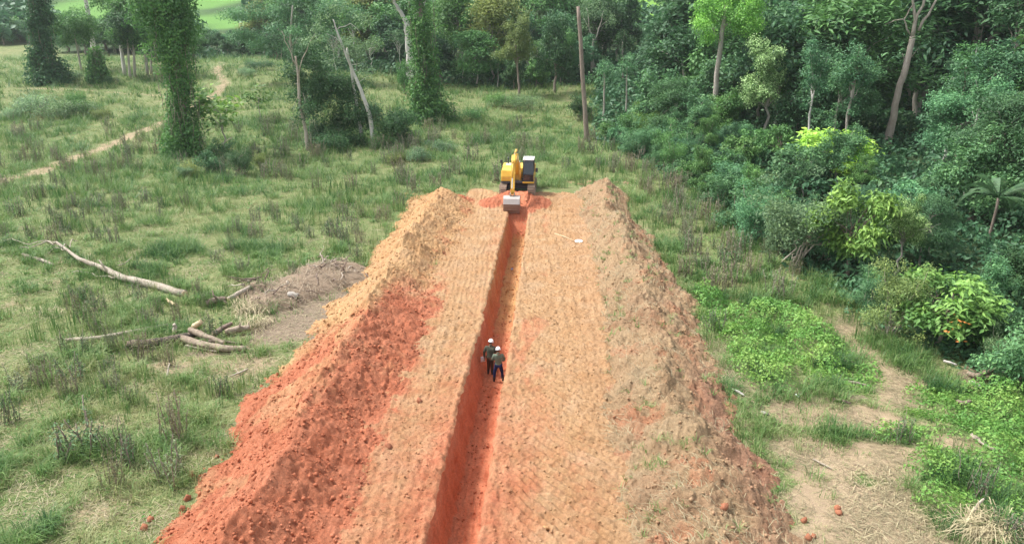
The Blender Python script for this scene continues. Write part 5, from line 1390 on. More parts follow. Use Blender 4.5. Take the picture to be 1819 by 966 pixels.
def heap(name, spots, label, cat, L, m, seed, nper, hgt_=.5, tint=.5, spread=1.0, arch=.3, soilm=None):
    r = np.random.default_rng(seed); root = empty(name, at(*spots[0][:2])); tag(root, label, cat)
    g = Geo(); b = np.array(root.location); mg = Geo()
    for (px, py, rad) in spots:
        c = np.array(at(px, py)) - b
        n = int(nper * rad * rad)
        q = rad * np.sqrt(r.random(n)); a = r.random(n) * 6.28
        zz = hgt_ * np.maximum(0, 1 - (q / rad) ** 2) * (.3 + .7 * r.random(n))
        P = c + np.stack([q * np.cos(a) * spread, q * np.sin(a), zz], -1)
        az = r.random(n) * 6.28; Lh = L * (.4 + r.random(n))
        dr = np.stack([np.cos(az), np.sin(az), 0 * az], -1); sd = np.stack([-np.sin(az), np.cos(az), 0 * az], -1) * (.007 + .007 * r.random(n))[:, None]
        mid = P + dr * (Lh * .5)[:, None] + np.array([0, 0, 1]) * (arch * Lh * r.random(n))[:, None]
        tip = P + dr * Lh[:, None] - np.array([0, 0, .05])
        V = np.stack([P - sd, P + sd, mid - sd, mid + sd, tip], 1).reshape(-1, 3); k = np.arange(n)[:, None] * 5
        g.add(V, k + np.array([0, 1, 3, 2]), k + np.array([2, 3, 4]), np.repeat(np.clip(tint + .7 * (r.random(n) - .5), 0, 1), 5))
        if soilm:
            t = np.linspace(0, 1, 13)[:, None]; aa = np.linspace(0, 2 * np.pi, 37)[None]
            wob = 1 + .25 * (fbm(np.cos(aa) * 1.5 + px, np.sin(aa) * 1.5, seed, 3) - .5) * 2
            X_ = c[0] + rad * 1.1 * t * np.cos(aa) * wob * spread; Y_ = c[1] + rad * 1.1 * t * np.sin(aa) * wob
            Z_ = c[2] + hgt_ * .85 * (1 - t ** 2) - .08 + .16 * (fbm(X_ / .4, Y_ / .4, seed + 1, 4) - .5) + 0 * aa
            i = np.arange(X_.size).reshape(X_.shape); q4 = np.stack([i[:-1, :-1], i[1:, :-1], i[1:, 1:], i[:-1, 1:]], -1).reshape(-1, 4)
            mg.add(np.stack([X_, Y_, Z_], -1).reshape(-1, 3), q4)
    s = put('straw', g.mesh(name, m, False), None, root); s['kind'] = 'stuff'
    if soilm:
        sk = Geo()
        for k_ in range(46):
            px, py, rad = spots[int(r.integers(0, len(spots)))]; c = np.array(at(px, py)) - b
            a = r.random() * 6.28; q = rad * 1.1 * r.random(); s0 = c + np.array([q * math.cos(a) * spread, q * math.sin(a), hgt_ * (1 - (q / rad / 1.2) ** 2)])
            a2 = r.random() * 6.28; l_ = .4 + 1.0 * r.random()
            one = Geo().tube(wiggle(s0, s0 + np.array([l_ * math.cos(a2), l_ * math.sin(a2), .25 * r.standard_normal()]), r, 6, .08), np.linspace(.03 + .04 * r.random(), .01, 6), 6, .2, r)
            put('branch', one.mesh('heap_branch', M['root_wood' if k_ % 3 else 'dead_wood']), None, root)
    if soilm: put('earth', mg.mesh(name + '_earth', soilm), None, root)
    return root
M['brush'] = leafy('brush_straw', (0.12, .085, .055), (0.26, .195, .13), (0.46, .38, .26), .1, False)
M['brush_earth'] = plain('brush_earth', (0.22, 0.165, 0.115), .95, 0, .35, 3, .1, .8)
heap('brush_heap', [(575, 488, 1.7), (545, 508, 1.8), (600, 482, 1.3), (515, 525, 1.5), (485, 540, 1.3), (460, 520, 1.0), (610, 500, 1.2)], 'brown brush heap of uprooted grass and earth against the left spoil bank', 'brush heap', .75, M['brush'], 91, 190, .75, .5, 1.2, .35, M['brush_earth'])
heap('straw_clump', [(445, 560, .75), (455, 580, .7), (430, 550, .6)], 'yellow straw clump between the log pile and brush heap', 'straw', .6, M['straw'], 92, 420, .5, .55, 1.1, .5)
heap('straw_bundle', [(1760, 945, .55), (1785, 938, .45), (1725, 940, .4)], 'pale yellow straw bundle at the bottom right', 'straw', .95, M['straw'], 93, 900, .30, .6, 1.2, .35)
heap('straw_scatter', [(1620, 905, .9), (1560, 850, .8), (1580, 960, .9)], 'thin scatter of dry straw on the sandy clearing', 'straw', .45, M['straw'], 94, 170, .08, .4, 1.2, .2)
for i, (x, y, s, lab) in enumerate(((521, 524, .25, 'pale angular rock on the brown brush heap'), (1416, 702, .10, 'small white stone above the straw-strewn ground'), (1358, 733, .13, 'pale flat stone at the outer foot of the soil bank'),
                                   (1422, 700, .08, 'tiny pale stone beside the small white stone'), (1232, 412, .0, ''))):
    if not lab: continue
    p = at(x, y, .05 if i else .42)
    o = put('stone', clod_me('stone', M['stone'] if i == 0 else M['helmet'] if i == 1 else M['stone'], 20 + i), None, None, p); o.scale = (s * 1.2, s, s * .8); o.rotation_euler = (.3, .2, i)
    tag(o, lab, 'rock')
p = at(1028, 431); p.z = float(strip_z(p.x, p.y)) + .04
X, Y = np.meshgrid(np.linspace(-.2, .2, 9), np.linspace(-.22, .22, 9)); Z = .05 * np.sin(X * 9 + Y * 6) + .05
me = grid_me('paper_sheet', X, Y, Z, M['paper']); o = put('paper_sheet', me, None, None, p); o.rotation_euler = (0, 0, .5)
o.modifiers.new('thick', 'SOLIDIFY').thickness = .004
tag(o, 'crumpled white sheet lying on the stripped ground beside the right soil bank', 'paper')
p0, p1 = at(985, 418), at(1020, 430)
for q in (p0, p1): q.z = float(strip_z(q.x, q.y)) + .05
log('thin_branch', [p0, (p0 + p1) / 2 + Vector((0, 0, .03)), p1], [.025, .03, .015], M['cut_wood'], 'thin yellow stick pointing at the white sheet on the stripped ground', 'branch')
p = at(902, 513); p.z = -FLOOR + .1; p = Vector((p.x * 1.0, 46.0, p.z)); p.x = -2.2
o = put('scrap', grid_me('scrap', X * .4, Y * .45, Z * .6, plain('blue_scrap', (.2, .26, .42), .6)), None, None, p); o.modifiers.new('thick', 'SOLIDIFY').thickness = .004
tag(o, 'tiny bluish scrap on the trench floor beyond the two men', 'litter')

# ------------------------------------------------------------------ excavator
def bm_obj(name, bm, m, parent, bevel=0.0, smooth=False):
    me = bpy.data.meshes.new(name); bm.to_mesh(me); bm.free()
    if smooth:
        for f in me.polygons: f.use_smooth = True
    o = put(name, me, m, parent)
    if bevel:
        b = o.modifiers.new('bevel', 'BEVEL'); b.width = bevel; b.segments = 2; b.limit_method = 'ANGLE'
    return o
def bbox(bm, x0, x1, y0, y1, z0, z1, mat_=None):
    v = bmesh.ops.create_cube(bm, size=1)['verts']
    for q in v:
        q.co = Vector(((x0 + x1) / 2 + q.co.x * (x1 - x0), (y0 + y1) / 2 + q.co.y * (y1 - y0), (z0 + z1) / 2 + q.co.z * (z1 - z0)))
        if mat_ is not None: q.co = mat_ @ q.co
    return v
def prism(bm, outline, x0, x1):
    """outline in (y, z), extruded from x0 to x1"""
    a = [bm.verts.new((x0, y, z)) for y, z in outline]; b = [bm.verts.new((x1, y, z)) for y, z in outline]
    bm.faces.new(a[::-1]); bm.faces.new(b)
    n = len(a)
    for i in range(n): bm.faces.new((a[i], a[(i + 1) % n], b[(i + 1) % n], b[i]))
    bmesh.ops.recalc_face_normals(bm, faces=bm.faces)
def cyl(bm, p0, p1, r0, r1=None, seg=14):
    p0, p1 = Vector(p0), Vector(p1); d = p1 - p0
    mx = Matrix.Translation((p0 + p1) / 2) @ d.to_track_quat('Z', 'Y').to_matrix().to_4x4()
    bmesh.ops.create_cone(bm, cap_ends=True, segments=seg, radius1=r0, radius2=r0 if r1 is None else r1, depth=d.length, matrix=mx)
ex = empty('excavator', (-2.38, 61.6, .10), R(-1.6))
tag(ex, 'yellow tracked excavator facing down the trench with its bucket in the cut', 'excavator')
for s in (-1, 1):
    xc = s * 1.18
    # crawler frame
    bm = bmesh.new(); prism(bm, [(-1.75, .25), (1.75, .25), (1.75, .58), (-1.75, .58)], xc - .2, xc + .2)
    bm_obj('track_frame', bm, M['machine_dark'], ex, .02)
    tr_ = bmesh.new(); rad, Lh = .40, 1.70
    per = 2 * math.pi * rad + 4 * Lh; n = 46
    for k in range(n):
        t = k / n * per
        if t < 2 * Lh: y, z, an = -Lh + t, .82, 0
        elif t < 2 * Lh + math.pi * rad: a = (t - 2 * Lh) / rad; y, z, an = Lh + rad * math.sin(a), .42 + rad * math.cos(a), -a
        elif t < 4 * Lh + math.pi * rad: y, z, an = Lh - (t - 2 * Lh - math.pi * rad), .02, math.pi
        else: a = math.pi + (t - 4 * Lh - math.pi * rad) / rad; y, z, an = -Lh + rad * math.sin(a), .42 + rad * math.cos(a), -a
        mx = Matrix.Translation((xc, y, z)) @ Matrix.Rotation(an, 4, 'X')
        bbox(tr_, -.30, .30, -.078, .078, -.03, .015, mx)
        for gz in (-.05, .03): bbox(tr_, -.30, .30, gz - .012, gz + .012, .014, .04, mx)
    bm_obj('track', tr_, M['track_steel'], ex)
    for y_ in (-1.70, 1.70):
        bm = bmesh.new(); cyl(bm, (xc - .12, y_, .42), (xc + .12, y_, .42), .36, seg=20); cyl(bm, (xc - .2, y_, .42), (xc + .2, y_, .42), .14)
        bm_obj('idler_wheel', bm, M['machine_dark'], ex, .01)
    for y_ in (-1.15, -.7, -.25, .2, .65, 1.1):
        bm = bmesh.new(); cyl(bm, (xc - .2, y_, .16), (xc + .2, y_, .16), .11); bm_obj('road_roller', bm, M['machine_dark'], ex)
bm = bmesh.new(); bbox(bm, -1.0, 1.0, -.7, .7, .38, .72); cyl(bm, (0, 0, .72), (0, 0, .98), .62, seg=28); bm_obj('undercarriage', bm, M['machine_dark'], ex, .03)
# upper body
bm = bmesh.new(); bbox(bm, -1.36, 1.36, -1.45, 1.7, .98, 1.14); bm_obj('deck', bm, M['machine_dark'], ex, .02)
bm = bmesh.new(); prism(bm, [(-1.42, 1.14), (-1.42, 1.55), (-1.25, 2.02), (-.2, 2.06), (-.2, 1.14)], -1.38, -.46); body = bm_obj('side_tank', bm, M['yellow'], ex, .05)
bm = bmesh.new(); prism(bm, [(-1.43, 1.30), (-1.43, 1.50), (-1.40, 1.56), (-1.40, 1.30)], -1.25, -.60); bm_obj('step_panel', bm, M['yellow_dusty'], body, .01)
bm = bmesh.new(); prism(bm, [(-.16, 1.14), (-.16, 2.0), (.1, 2.16), (1.5, 2.16), (1.5, 1.14)], -1.38, .42); hood = bm_obj('engine_cover', bm, M['yellow'], ex, .05)
bm = bmesh.new(); bbox(bm, -1.1, -.35, .3, 1.2, 2.163, 2.19); bm_obj('cover_lid', bm, M['machine_white'], hood, .01)
bm = bmesh.new(); prism(bm, [(1.52, .92), (1.52, 2.1), (1.9, 2.05), (2.35, 1.75), (2.35, 1.0), (2.1, .9)], -1.37, 1.37); bm_obj('counterweight', bm, M['yellow_dusty'], ex, .06)
bm = bmesh.new(); cyl(bm, (-.95, .9, 2.19), (-.95, .9, 2.62), .055); cyl(bm, (-.95, .9, 2.62), (-.95, 1.02, 2.72), .055); bm_obj('exhaust_pipe', bm, M['machine_dark'], ex)
bm = bmesh.new()
for a, b in (((-1.34, -1.2, 2.02), (-1.34, -1.2, 2.55)), ((-1.34, -.3, 2.06), (-1.34, -.3, 2.55)), ((-1.34, -1.2, 2.55), (-1.34, -.3, 2.55))): cyl(bm, a, b, .022, seg=8)
bm_obj('handrail', bm, M['machine_dark'], ex)
bm = bmesh.new(); cyl(bm, (-1.34, -1.22, 2.55), (-1.34, -1.3, 2.74), .014, seg=6); bbox(bm, -1.44, -1.24, -1.36, -1.31, 2.66, 2.92); bm_obj('mirror', bm, M['machine_dark'], ex, .01)
# cab on the operator's left (right side of the view)
cx0, cx1 = .46, 1.36
cab = bm = bmesh.new()
prof_ = [(-1.48, 1.15), (-1.55, 1.75), (-1.32, 2.86), (.18, 2.86), (.18, 1.15)]
def rod(bm, a, b, t=.035): cyl(bm, a, b, t, seg=8)
for x in (cx0 + .03, cx1 - .03):
    for (a, b) in zip(prof_, prof_[1:] + prof_[:1]): rod(bm, (x, *a), (x, *b))
    rod(bm, (x, -.45, 1.15), (x, -.45, 2.86))
for y, z in prof_: rod(bm, (cx0 + .03, y, z), (cx1 - .03, y, z))
bbox(bm, cx0, cx1, -1.47, .2, 1.15, 1.22)
bbox(bm, cx0, cx1, .14, .20, 1.22, 2.85)
cab = bm_obj('cab', bm, M['machine_dark'], ex)
def pane(pts, name='window'):
    bm = bmesh.new(); v = [bm.verts.new(q) for q in pts]; bm.faces.new(v); o = bm_obj(name, bm, M['glass'], cab); o.modifiers.new('thick', 'SOLIDIFY').thickness = .012; return o
pane([(cx0 + .05, -1.535, 1.80), (cx1 - .05, -1.535, 1.80), (cx1 - .05, -1.325, 2.82), (cx0 + .05, -1.325, 2.82)], 'windscreen')
pane([(cx0 + .05, -1.475, 1.22), (cx1 - .05, -1.475, 1.22), (cx1 - .05, -1.535, 1.72), (cx0 + .05, -1.535, 1.72)], 'lower_windscreen')
for x in (cx0 + .015, cx1 - .015):
    pane([(x, -1.46, 1.75), (x, -.48, 1.75), (x, -.48, 2.82), (x, -1.27, 2.82)]); pane([(x, -.42, 1.75), (x, .14, 1.75), (x, .14, 2.82), (x, -.42, 2.82)])
bm = bmesh.new(); prism(bm, [(-1.47, 1.22), (-1.52, 1.72), (.13, 1.72), (.13, 1.22)], cx1 - .03, cx1 + .012); bm_obj('door', bm, M['yellow'], cab, .01)
bm = bmesh.new(); bbox(bm, cx0 + .02, cx1 - .02, -1.53, -1.50, 1.735, 1.775); bm_obj('glazing_bar', bm, M['machine_dark'], cab)
bm = bmesh.new(); prism(bm, [(-1.36, 2.90), (-1.30, 2.99), (.1, 3.0), (.2, 2.90)], cx0 - .02, cx1 + .02); bm_obj('roof', bm, M['machine_white'], cab, .03)
bm = bmesh.new(); bbox(bm, cx0 + .25, cx1 - .2, -.55, -.1, 1.55, 1.68); bbox(bm, cx0 + .25, cx1 - .2, -.16, -.02, 1.68, 2.4); bbox(bm, cx0 + .2, cx0 + .3, -1.1, -.95, 1.22, 1.9); bm_obj('seat', bm, M['machine_dark'], cab, .03)
bm = bmesh.new(); bbox(bm, cx0 - .02, cx1 + .03, -1.52, -.2, 1.00, 1.148); bm_obj('cab_sill', bm, M['yellow'], ex, .02)
bm = bmesh.new(); cyl(bm, (cx1, -1.4, 2.1), (cx1 + .2, -1.55, 2.12), .015, seg=6); bbox(bm, cx1 + .14, cx1 + .34, -1.60, -1.54, 1.98, 2.32); bm_obj('mirror', bm, M['machine_dark'], ex, .01)
for x in (cx0 + .15, cx1 - .15):
    bm = bmesh.new(); cyl(bm, (x, -1.40, 2.93), (x, -1.32, 2.93), .06); bm_obj('work_lamp', bm, M['machine_white'], ex)
# boom, arm, bucket: side profiles in (y, z)
bx = -.02
E, Tp = (-2.55, 3.42), (-4.95, 3.42)
bm = bmesh.new(); prism(bm, [(-.45, 1.35), (-.85, 1.5), (-2.2, 3.02), (-2.75, 3.16), (-4.75, 3.18), (-5.12, 3.36), (-5.1, 3.56), (-4.7, 3.58), (-2.75, 3.72), (-2.25, 3.62), (-.3, 1.85)], bx - .17, bx + .17)
boom = bm_obj('boom', bm, M['yellow'], ex, .025)
bm = bmesh.new(); bbox(bm, bx - .3, bx + .3, -.95, -.2, 1.14, 1.75); bm_obj('boom_foot', bm, M['yellow_dusty'], ex, .04)
def ram(a, b, x, parent, f=.55, rb_=.085, rr2=.045):
    a, b = Vector((x, *a)), Vector((x, *b)); m = a.lerp(b, f)
    bm = bmesh.new(); cyl(bm, a, m, rb_); cyl(bm, a - Vector((.09, 0, 0)), a + Vector((.09, 0, 0)), .1); o = bm_obj('hydraulic_cylinder', bm, M['yellow_dusty'], parent, 0, True)
    bm = bmesh.new(); cyl(bm, m, b, rr2); bm_obj('rod', bm, M['chrome'], o)
    return o
for s in (-1, 1): ram((-1.05, 1.22), (-2.35, 3.0), bx + s * .27, ex)
ram((-2.5, 3.92), (-4.62, 3.88), bx, ex)
ax = -.06
bm = bmesh.new(); prism(bm, [(-4.55, 3.86), (-4.75, 3.95), (-5.25, 3.62), (-6.08, 1.32), (-6.02, 1.10), (-5.85, 1.12), (-5.68, 1.45), (-4.92, 3.2)], ax - .15, ax + .15)
arm = bm_obj('arm', bm, M['yellow'], ex, .02)
ram((-5.42, 3.5), (-6.32, 1.62), ax - .02, ex, .6, .075, .04)
bm = bmesh.new(); 
for s in (-.12, .12): prism(bm, [(-6.36, 1.66), (-6.28, 1.52), (-5.86, 1.42), (-5.84, 1.56)], ax + s - .02, ax + s + .02)
for s in (-.09, .09): prism(bm, [(-6.36, 1.62), (-6.24, 1.62), (-6.30, 1.08), (-6.42, 1.10)], ax + s - .02, ax + s + .02)
bm_obj('bucket_link', bm, M['yellow_dusty'], ex, .01)
# bucket: a curled shell, its back turned to the viewer
bkx0, bkx1 = ax - .66, ax + .60
prof_b = [(-5.75, .98), (-6.30, 1.02), (-6.62, .86), (-6.80, .50), (-6.80, .10), (-6.62, -.26), (-6.30, -.44), (-5.95, -.46), (-5.72, -.40)]
bm = bmesh.new()
L_ = [bm.verts.new((bkx0, y, z)) for y, z in prof_b]; R_ = [bm.verts.new((bkx1, y, z)) for y, z in prof_b]
for i in range(len(prof_b) - 1): bm.faces.new((L_[i], R_[i], R_[i + 1], L_[i + 1]))
bm.faces.new(L_); bm.faces.new(R_[::-1])
bmesh.ops.recalc_face_normals(bm, faces=bm.faces)
bk = bm_obj('bucket', bm, M['bucket_mud'], ex); bk.modifiers.new('thick', 'SOLIDIFY').thickness = .03
bm = bmesh.new(); prism(bm, [(-6.31, 1.035), (-6.66, .875), (-6.835, .50), (-6.865, .50), (-6.69, .90), (-6.32, 1.07)], bkx0 - .01, bkx1 + .01); bm_obj('lit_upper_back', bm, M['bucket_steel'], bk, .005)  # paler band: light falling on the upper curve, put into the colour
for z in (.28, .04, -.18):
    bm = bmesh.new(); y_ = np.interp(z, [-.44, -.26, .10, .50], [-6.3, -6.62, -6.8, -6.8]); bbox(bm, bkx0 - .012, bkx1 + .012, y_ - .06, y_ - .01, z - .035, z + .035); bm_obj('wear_strip', bm, M['bucket_mud'], bk, .008)
for s in (-.16, .16):
    bm = bmesh.new(); prism(bm, [(-5.80, .98), (-6.42, 1.0), (-6.40, 1.22), (-6.30, 1.26), (-5.95, 1.22), (-5.85, 1.1)], ax + s - .025, ax + s + .025); bm_obj('bucket_ear', bm, M['bucket_steel'], bk, .008)
for k in range(5):
    x = bkx0 + .12 + k * (bkx1 - bkx0 - .24) / 4; bm = bmesh.new(); v = bbox(bm, x - .05, x + .05, -5.74, -5.48, -.44, -.37)
    for q in v:
        if q.co.y > -5.6: q.co.z = -.41 + (q.co.z + .41) * .3
    bm_obj('tooth', bm, M['bucket_steel'], bk)

# ------------------------------------------------------------------ the two men
def skin_me(verts, edges, radii, levels=2, root=0):
    me = bpy.data.meshes.new('skin'); me.from_pydata([tuple(v) for v in verts], edges, [])
    o = bpy.data.objects.new('skin', me); COL.objects.link(o)
    md = o.modifiers.new('skin', 'SKIN'); md.branch_smoothing = .5
    sv = me.skin_vertices[0].data
    for i, rr in enumerate(radii):
        sv[i].radius = rr if isinstance(rr, tuple) else (rr, rr); sv[i].use_root = (i == root)
    sb = o.modifiers.new('sub', 'SUBSURF'); sb.levels = sb.render_levels = levels
    dg = bpy.context.evaluated_depsgraph_get(); out = bpy.data.meshes.new_from_object(o.evaluated_get(dg))
    bpy.data.objects.remove(o); bpy.data.meshes.remove(me)
    return out
def chain(pts, radii): return [Vector(p) for p in pts], [(i, i + 1) for i in range(len(pts) - 1)], list(radii)
def to_bm(bm, me):
    bm.from_mesh(me); bpy.data.meshes.remove(me)
def ball(bm, c, r, sx=1, sy=1, sz=1, seg=16, rot=None):
    mx = Matrix.Translation(c) @ (rot.to_matrix().to_4x4() if rot else Matrix()) @ Matrix.Diagonal((sx, sy, sz, 1))
    bmesh.ops.create_uvsphere(bm, u_segments=seg, v_segments=max(8, seg * 2 // 3), radius=r, matrix=mx)
def person(loc, rz, J, mats, label, paper=None, scale=1.0, tilt=(0, 0)):
    """J: joint positions; +Y is forward"""
    root = empty('person', loc, rz, (scale,) * 3); tag(root, label, 'person', 'men in white helmets in the trench')
    V = {k: Vector(v) for k, v in J.items()}
    # body: one mesh
    names = ['pel', 'spi', 'che', 'nek', 'hed', 'hipl', 'knel', 'ankl', 'toel', 'hipr', 'kner', 'ankr', 'toer', 'shol', 'elbl', 'wril', 'shor', 'elbr', 'wrir']
    rad = dict(pel=(.135, .105), spi=(.12, .095), che=(.115, .085), nek=.05, hed=.06, hipl=.085, knel=.055, ankl=.038, toel=.032, hipr=.085, kner=.055, ankr=.038, toer=.032, shol=.042, elbl=.036, wril=.026, shor=.042, elbr=.036, wrir=.026)
    E_ = [('pel', 'spi'), ('spi', 'che'), ('che', 'nek'), ('nek', 'hed'), ('pel', 'hipl'), ('hipl', 'knel'), ('knel', 'ankl'), ('ankl', 'toel'), ('pel', 'hipr'), ('hipr', 'kner'), ('kner', 'ankr'), ('ankr', 'toer'), ('che', 'shol'), ('shol', 'elbl'), ('elbl', 'wril'), ('che', 'shor'), ('shor', 'elbr'), ('elbr', 'wrir')]
    bm = bmesh.new()
    to_bm(bm, skin_me([V[n] for n in names], [(names.index(a), names.index(b)) for a, b in E_], [rad[n] for n in names], 1))
    hc = V['hed'] + Vector((0, .01, .075)); hr = Euler((tilt[0], tilt[1], 0))
    q = hr.to_matrix()
    ball(bm, hc, .1, .78, .98, 1.16, 18, hr)
    for s in (-1, 1):
        ball(bm, hc + q @ Vector((s * .08, -.005, -.01)), .03, .35, .7, 1.1, 8, hr)
    ball(bm, hc + q @ Vector((0, .10, -.015)), .02, .7, .9, 1.3, 8, hr)
    ball(bm, hc + q @ Vector((0, .087, -.06)), .02, 1.3, .5, .4, 8, hr)
    ball(bm, hc + q @ Vector((0, .06, -.095)), .03, 1.1, 1, .7, 8, hr)
    for s, w, e in (('l', 'wril', 'elbl'), ('r', 'wrir', 'elbr')):
        d = (V[w] - V[e]).normalized(); side = d.cross(Vector((0, 0, 1))).normalized(); nrm = side.cross(d)
        sg = -1 if s == 'l' else 1
        palm = V[w] + d * .055
        to_bm(bm, skin_me(*chain([V[w], palm, V[w] + d * .09], [(.026, .02), (.042, .018), (.040, .015)]), 1))
        for k, (o_, Lf) in enumerate(((-.030, .070), (-.010, .082), (.010, .078), (.030, .060))):
            b0 = palm + d * .025 + side * o_; b1 = b0 + d * Lf * .6 - nrm * .008; b2 = b1 + d * Lf * .35 - nrm * Lf * .35; b3 = b2 + d * Lf * .12 - nrm * Lf * .4
            to_bm(bm, skin_me(*chain([b0, b1, b2, b3], [.0095, .009, .0085, .007]), 1))
        t0 = palm - d * .02 + side * (-.035 * sg); to_bm(bm, skin_me(*chain([t0, t0 + d * .035 - side * .025 * sg, t0 + d * .068 - side * .028 * sg - nrm * .012], [.012, .0105, .008]), 1))
    body_ = bm_obj('body', bm, M['skin'], root, 0, True)
    bm = bmesh.new()
    for s in (-1, 1): ball(bm, hc + q @ Vector((s * .032, .088, .012)), .011, 1, .6, .8, 8, hr)
    bm_obj('eyes', bm, M['eye'], root, 0, True)
    bm = bmesh.new(); ball(bm, hc + q @ Vector((0, -.012, .012)), .103, .80, .98, 1.1, 16, hr)
    for v_ in list(bm.verts):
        l_ = q.transposed() @ (v_.co - hc)
        if l_.y > .045 or l_.z < -.075: bm.verts.remove(v_)
    bm_obj('hair', bm, M['hair'], root, 0, True)
    # jacket
    sp = V['spi'].lerp(V['pel'], .6); hem = V['pel'] + Vector((0, 0, -.10))
    jn = [hem, V['pel'] + Vector((0, 0, .03)), V['spi'], V['che'], V['nek'] + Vector((0, -.02, -.05)), V['shol'] + Vector((0, 0, .005)), V['elbl'], V['wril'], V['shor'] + Vector((0, 0, .005)), V['elbr'], V['wrir']]
    me = skin_me(jn, [(0, 1), (1, 2), (2, 3), (3, 4), (3, 5), (5, 6), (6, 7), (3, 8), (8, 9), (9, 10)], [(.205, .15), (.20, .15), (.20, .16), (.225, .175), (.11, .10), (.105, .105), (.068, .068), (.05, .05), (.105, .105), (.075, .075), (.05, .05)], 2, 2)
    bm = bmesh.new(); to_bm(bm, me); rj = np.random.default_rng(int(abs(loc[0]) * 1000))
    for v_ in bm.verts:
        v_.co += Vector((0, 0, 1)) * 0 + v_.normal * (.016 * float(fbm(v_.co.x * 9 + v_.co.y * 5, v_.co.z * 14, 7, 3) - .5) * 2)
    bm_obj('jacket', bm, mats[0], root, 0, True)
    bm = bmesh.new(); cyl(bm, V['nek'] + Vector((0, -.01, -.03)), V['nek'] + Vector((0, -.005, .03)), .078, .068, 16); bm_obj('collar', bm, mats[0], root, .005, True)
    # trousers
    tn = [V['pel'] + Vector((0, 0, .03)), V['hipl'], V['knel'], V['knel'].lerp(V['ankl'], .7), V['hipr'], V['kner'], V['kner'].lerp(V['ankr'], .7)]
    me = skin_me(tn, [(0, 1), (1, 2), (2, 3), (0, 4), (4, 5), (5, 6)], [(.155, .125), (.105, .11), (.078, .08), (.068, .07), (.105, .11), (.078, .08), (.068, .07)], 2)
    bm = bmesh.new(); to_bm(bm, me); bm_obj('trousers', bm, mats[1], root, 0, True)
    for s in 'lr':
        k, a, t = V['kne' + s], V['ank' + s], V['toe' + s]
        heel = a + Vector((0, -.035, -.045))
        me = skin_me([k.lerp(a, .42), k.lerp(a, .75), a, a + Vector((0, .02, -.045)), t, heel], [(0, 1), (1, 2), (2, 3), (3, 4), (3, 5)], [(.079, .082), (.074, .076), (.056, .06), (.048, .045), (.042, .032), (.04, .036)], 2)
        bm = bmesh.new(); to_bm(bm, me); bm_obj('boot', bm, M['boot'], root, 0, True)
    # helmet
    hh = hc + q @ Vector((0, -.004, .035))
    bm = bmesh.new(); ball(bm, hh, .128, .92, 1.10, .98, 24, hr)
    for v_ in list(bm.verts):
        if (q.transposed() @ (v_.co - hh)).z < -.012: bm.verts.remove(v_)
    hel = bm_obj('helmet', bm, M['helmet'], root, 0, True); hel.modifiers.new('thick', 'SOLIDIFY').thickness = .006
    bm = bmesh.new(); a = np.linspace(0, 2 * np.pi, 33)[:-1]
    ring = []
    for u in a:
        f = 1 + .32 * max(0, math.sin(u)) ** 3
        ring.append([bm.verts.new(hh + q @ Vector((math.cos(u) * x_, math.sin(u) * y_ * (f if k else 1), z_))) for k, (x_, y_, z_) in enumerate(((.114, .137, -.004), (.138, .160, -.018)))])
    for i in range(32):
        j = (i + 1) % 32; bm.faces.new((ring[i][0], ring[i][1], ring[j][1], ring[j][0]))
    b = bm_obj('brim', bm, M['helmet'], hel, 0, True); b.modifiers.new('thick', 'SOLIDIFY').thickness = .006
    bm = bmesh.new(); prism(bm, [(-.12, .07), (-.05, .118), (.05, .118), (.12, .07), (.1, .06), (.04, .105), (-.04, .105), (-.1, .06)], -.014, .014)
    for v_ in bm.verts: v_.co = hh + q @ (v_.co * 1.04 + Vector((0, 0, .005)))
    bm_obj('ridge', bm, M['helmet'], hel, .003)
    if paper:
        c = Vector(paper); Xp, Yp = np.meshgrid(np.linspace(-.11, .11, 7), np.linspace(-.15, .15, 7)); me = grid_me('paper_sheet', Xp, .03 * np.sin(Xp * 14), Yp, M['paper'])
        o = put('paper_sheet', me, None, None, root.matrix_basis @ c); o.rotation_euler = (.1, 0, rz + .35); o.modifiers.new('thick', 'SOLIDIFY').thickness = .002
        tag(o, 'white papers held at the left hip by the man in the dark jacket', 'paper')
    return root
def joints(stance=.1, lean=.03, **kw):
    J = dict(pel=(0, 0, .93), spi=(0, .0, 1.12), che=(0, lean, 1.33), nek=(0, lean + .02, 1.50), hed=(0, lean + .045, 1.565), hipl=(-.095, 0, .89), knel=(-stance * .85, .02, .49), ankl=(-stance, -.02, .09), toel=(-stance - .03, .13, .03),
             hipr=(.095, 0, .89), kner=(stance * .85, .02, .49), ankr=(stance, -.02, .09), toer=(stance + .03, .13, .03), shol=(-.195, lean, 1.41), elbl=(-.27, .0, 1.13), wril=(-.24, .18, .97), shor=(.195, lean, 1.41), elbr=(.27, .02, 1.13), wrir=(.16, .22, 1.02))
    J.update(kw); return J
def floor_z(y): return float(np.interp(y, ry, zf))
pA = (-2.50, 30.95, floor_z(30.95) + .005)
person(pA, R(-14), joints(.10, .06, wril=(-.30, .03, .86), elbl=(-.29, -.03, 1.13), elbr=(.24, .10, 1.14), wrir=(.12, .30, 1.10), toer=(.16, .12, .03)), (M['jacket_dark'], M['trouser_brown']),
       'man in dark olive jacket and brown trousers standing nearer the trench wall', (-.36, .0, .76), .99, (-.35, .15))
pB = (-2.07, 30.25, floor_z(30.25) + .005)
person(pB, R(8), joints(.21, .04, elbl=(-.27, .06, 1.14), wril=(-.12, .27, 1.06), elbr=(.29, .03, 1.13), wrir=(.22, .24, 1.02)), (M['jacket_green'], M['jeans']),
       'man in grey-green jacket and blue jeans with legs apart', None, .96, (-.35, 0))

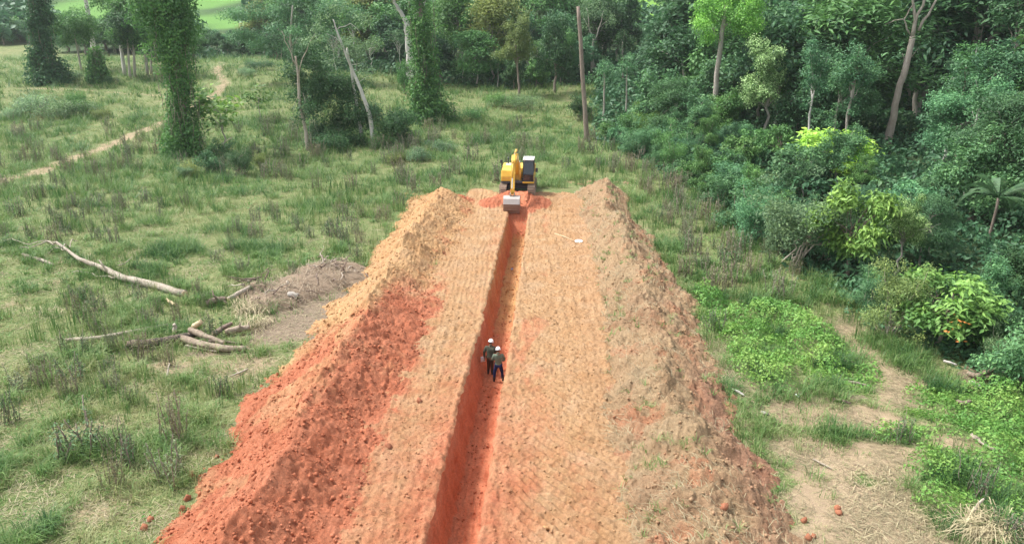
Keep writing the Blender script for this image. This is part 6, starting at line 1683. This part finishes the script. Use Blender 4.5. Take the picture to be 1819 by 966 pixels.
# ------------------------------------------------------------------ haze in the air
if HAZE:
    k = NT('haze_air'); k.t.nodes.remove(k.b)
    pv = k.n('ShaderNodeVolumePrincipled'); pv.inputs['Color'].default_value = (.86, .93, .97, 1); pv.inputs['Density'].default_value = HAZE; pv.inputs['Anisotropy'].default_value = .2
    k.l(pv.outputs[0], k.out.inputs['Volume'])
    bm = bmesh.new(); bbox(bm, -560, 560, -60, 590, -8, 175)
    hz = bm_obj('haze', bm, k.m, None); hz['kind'] = 'stuff'
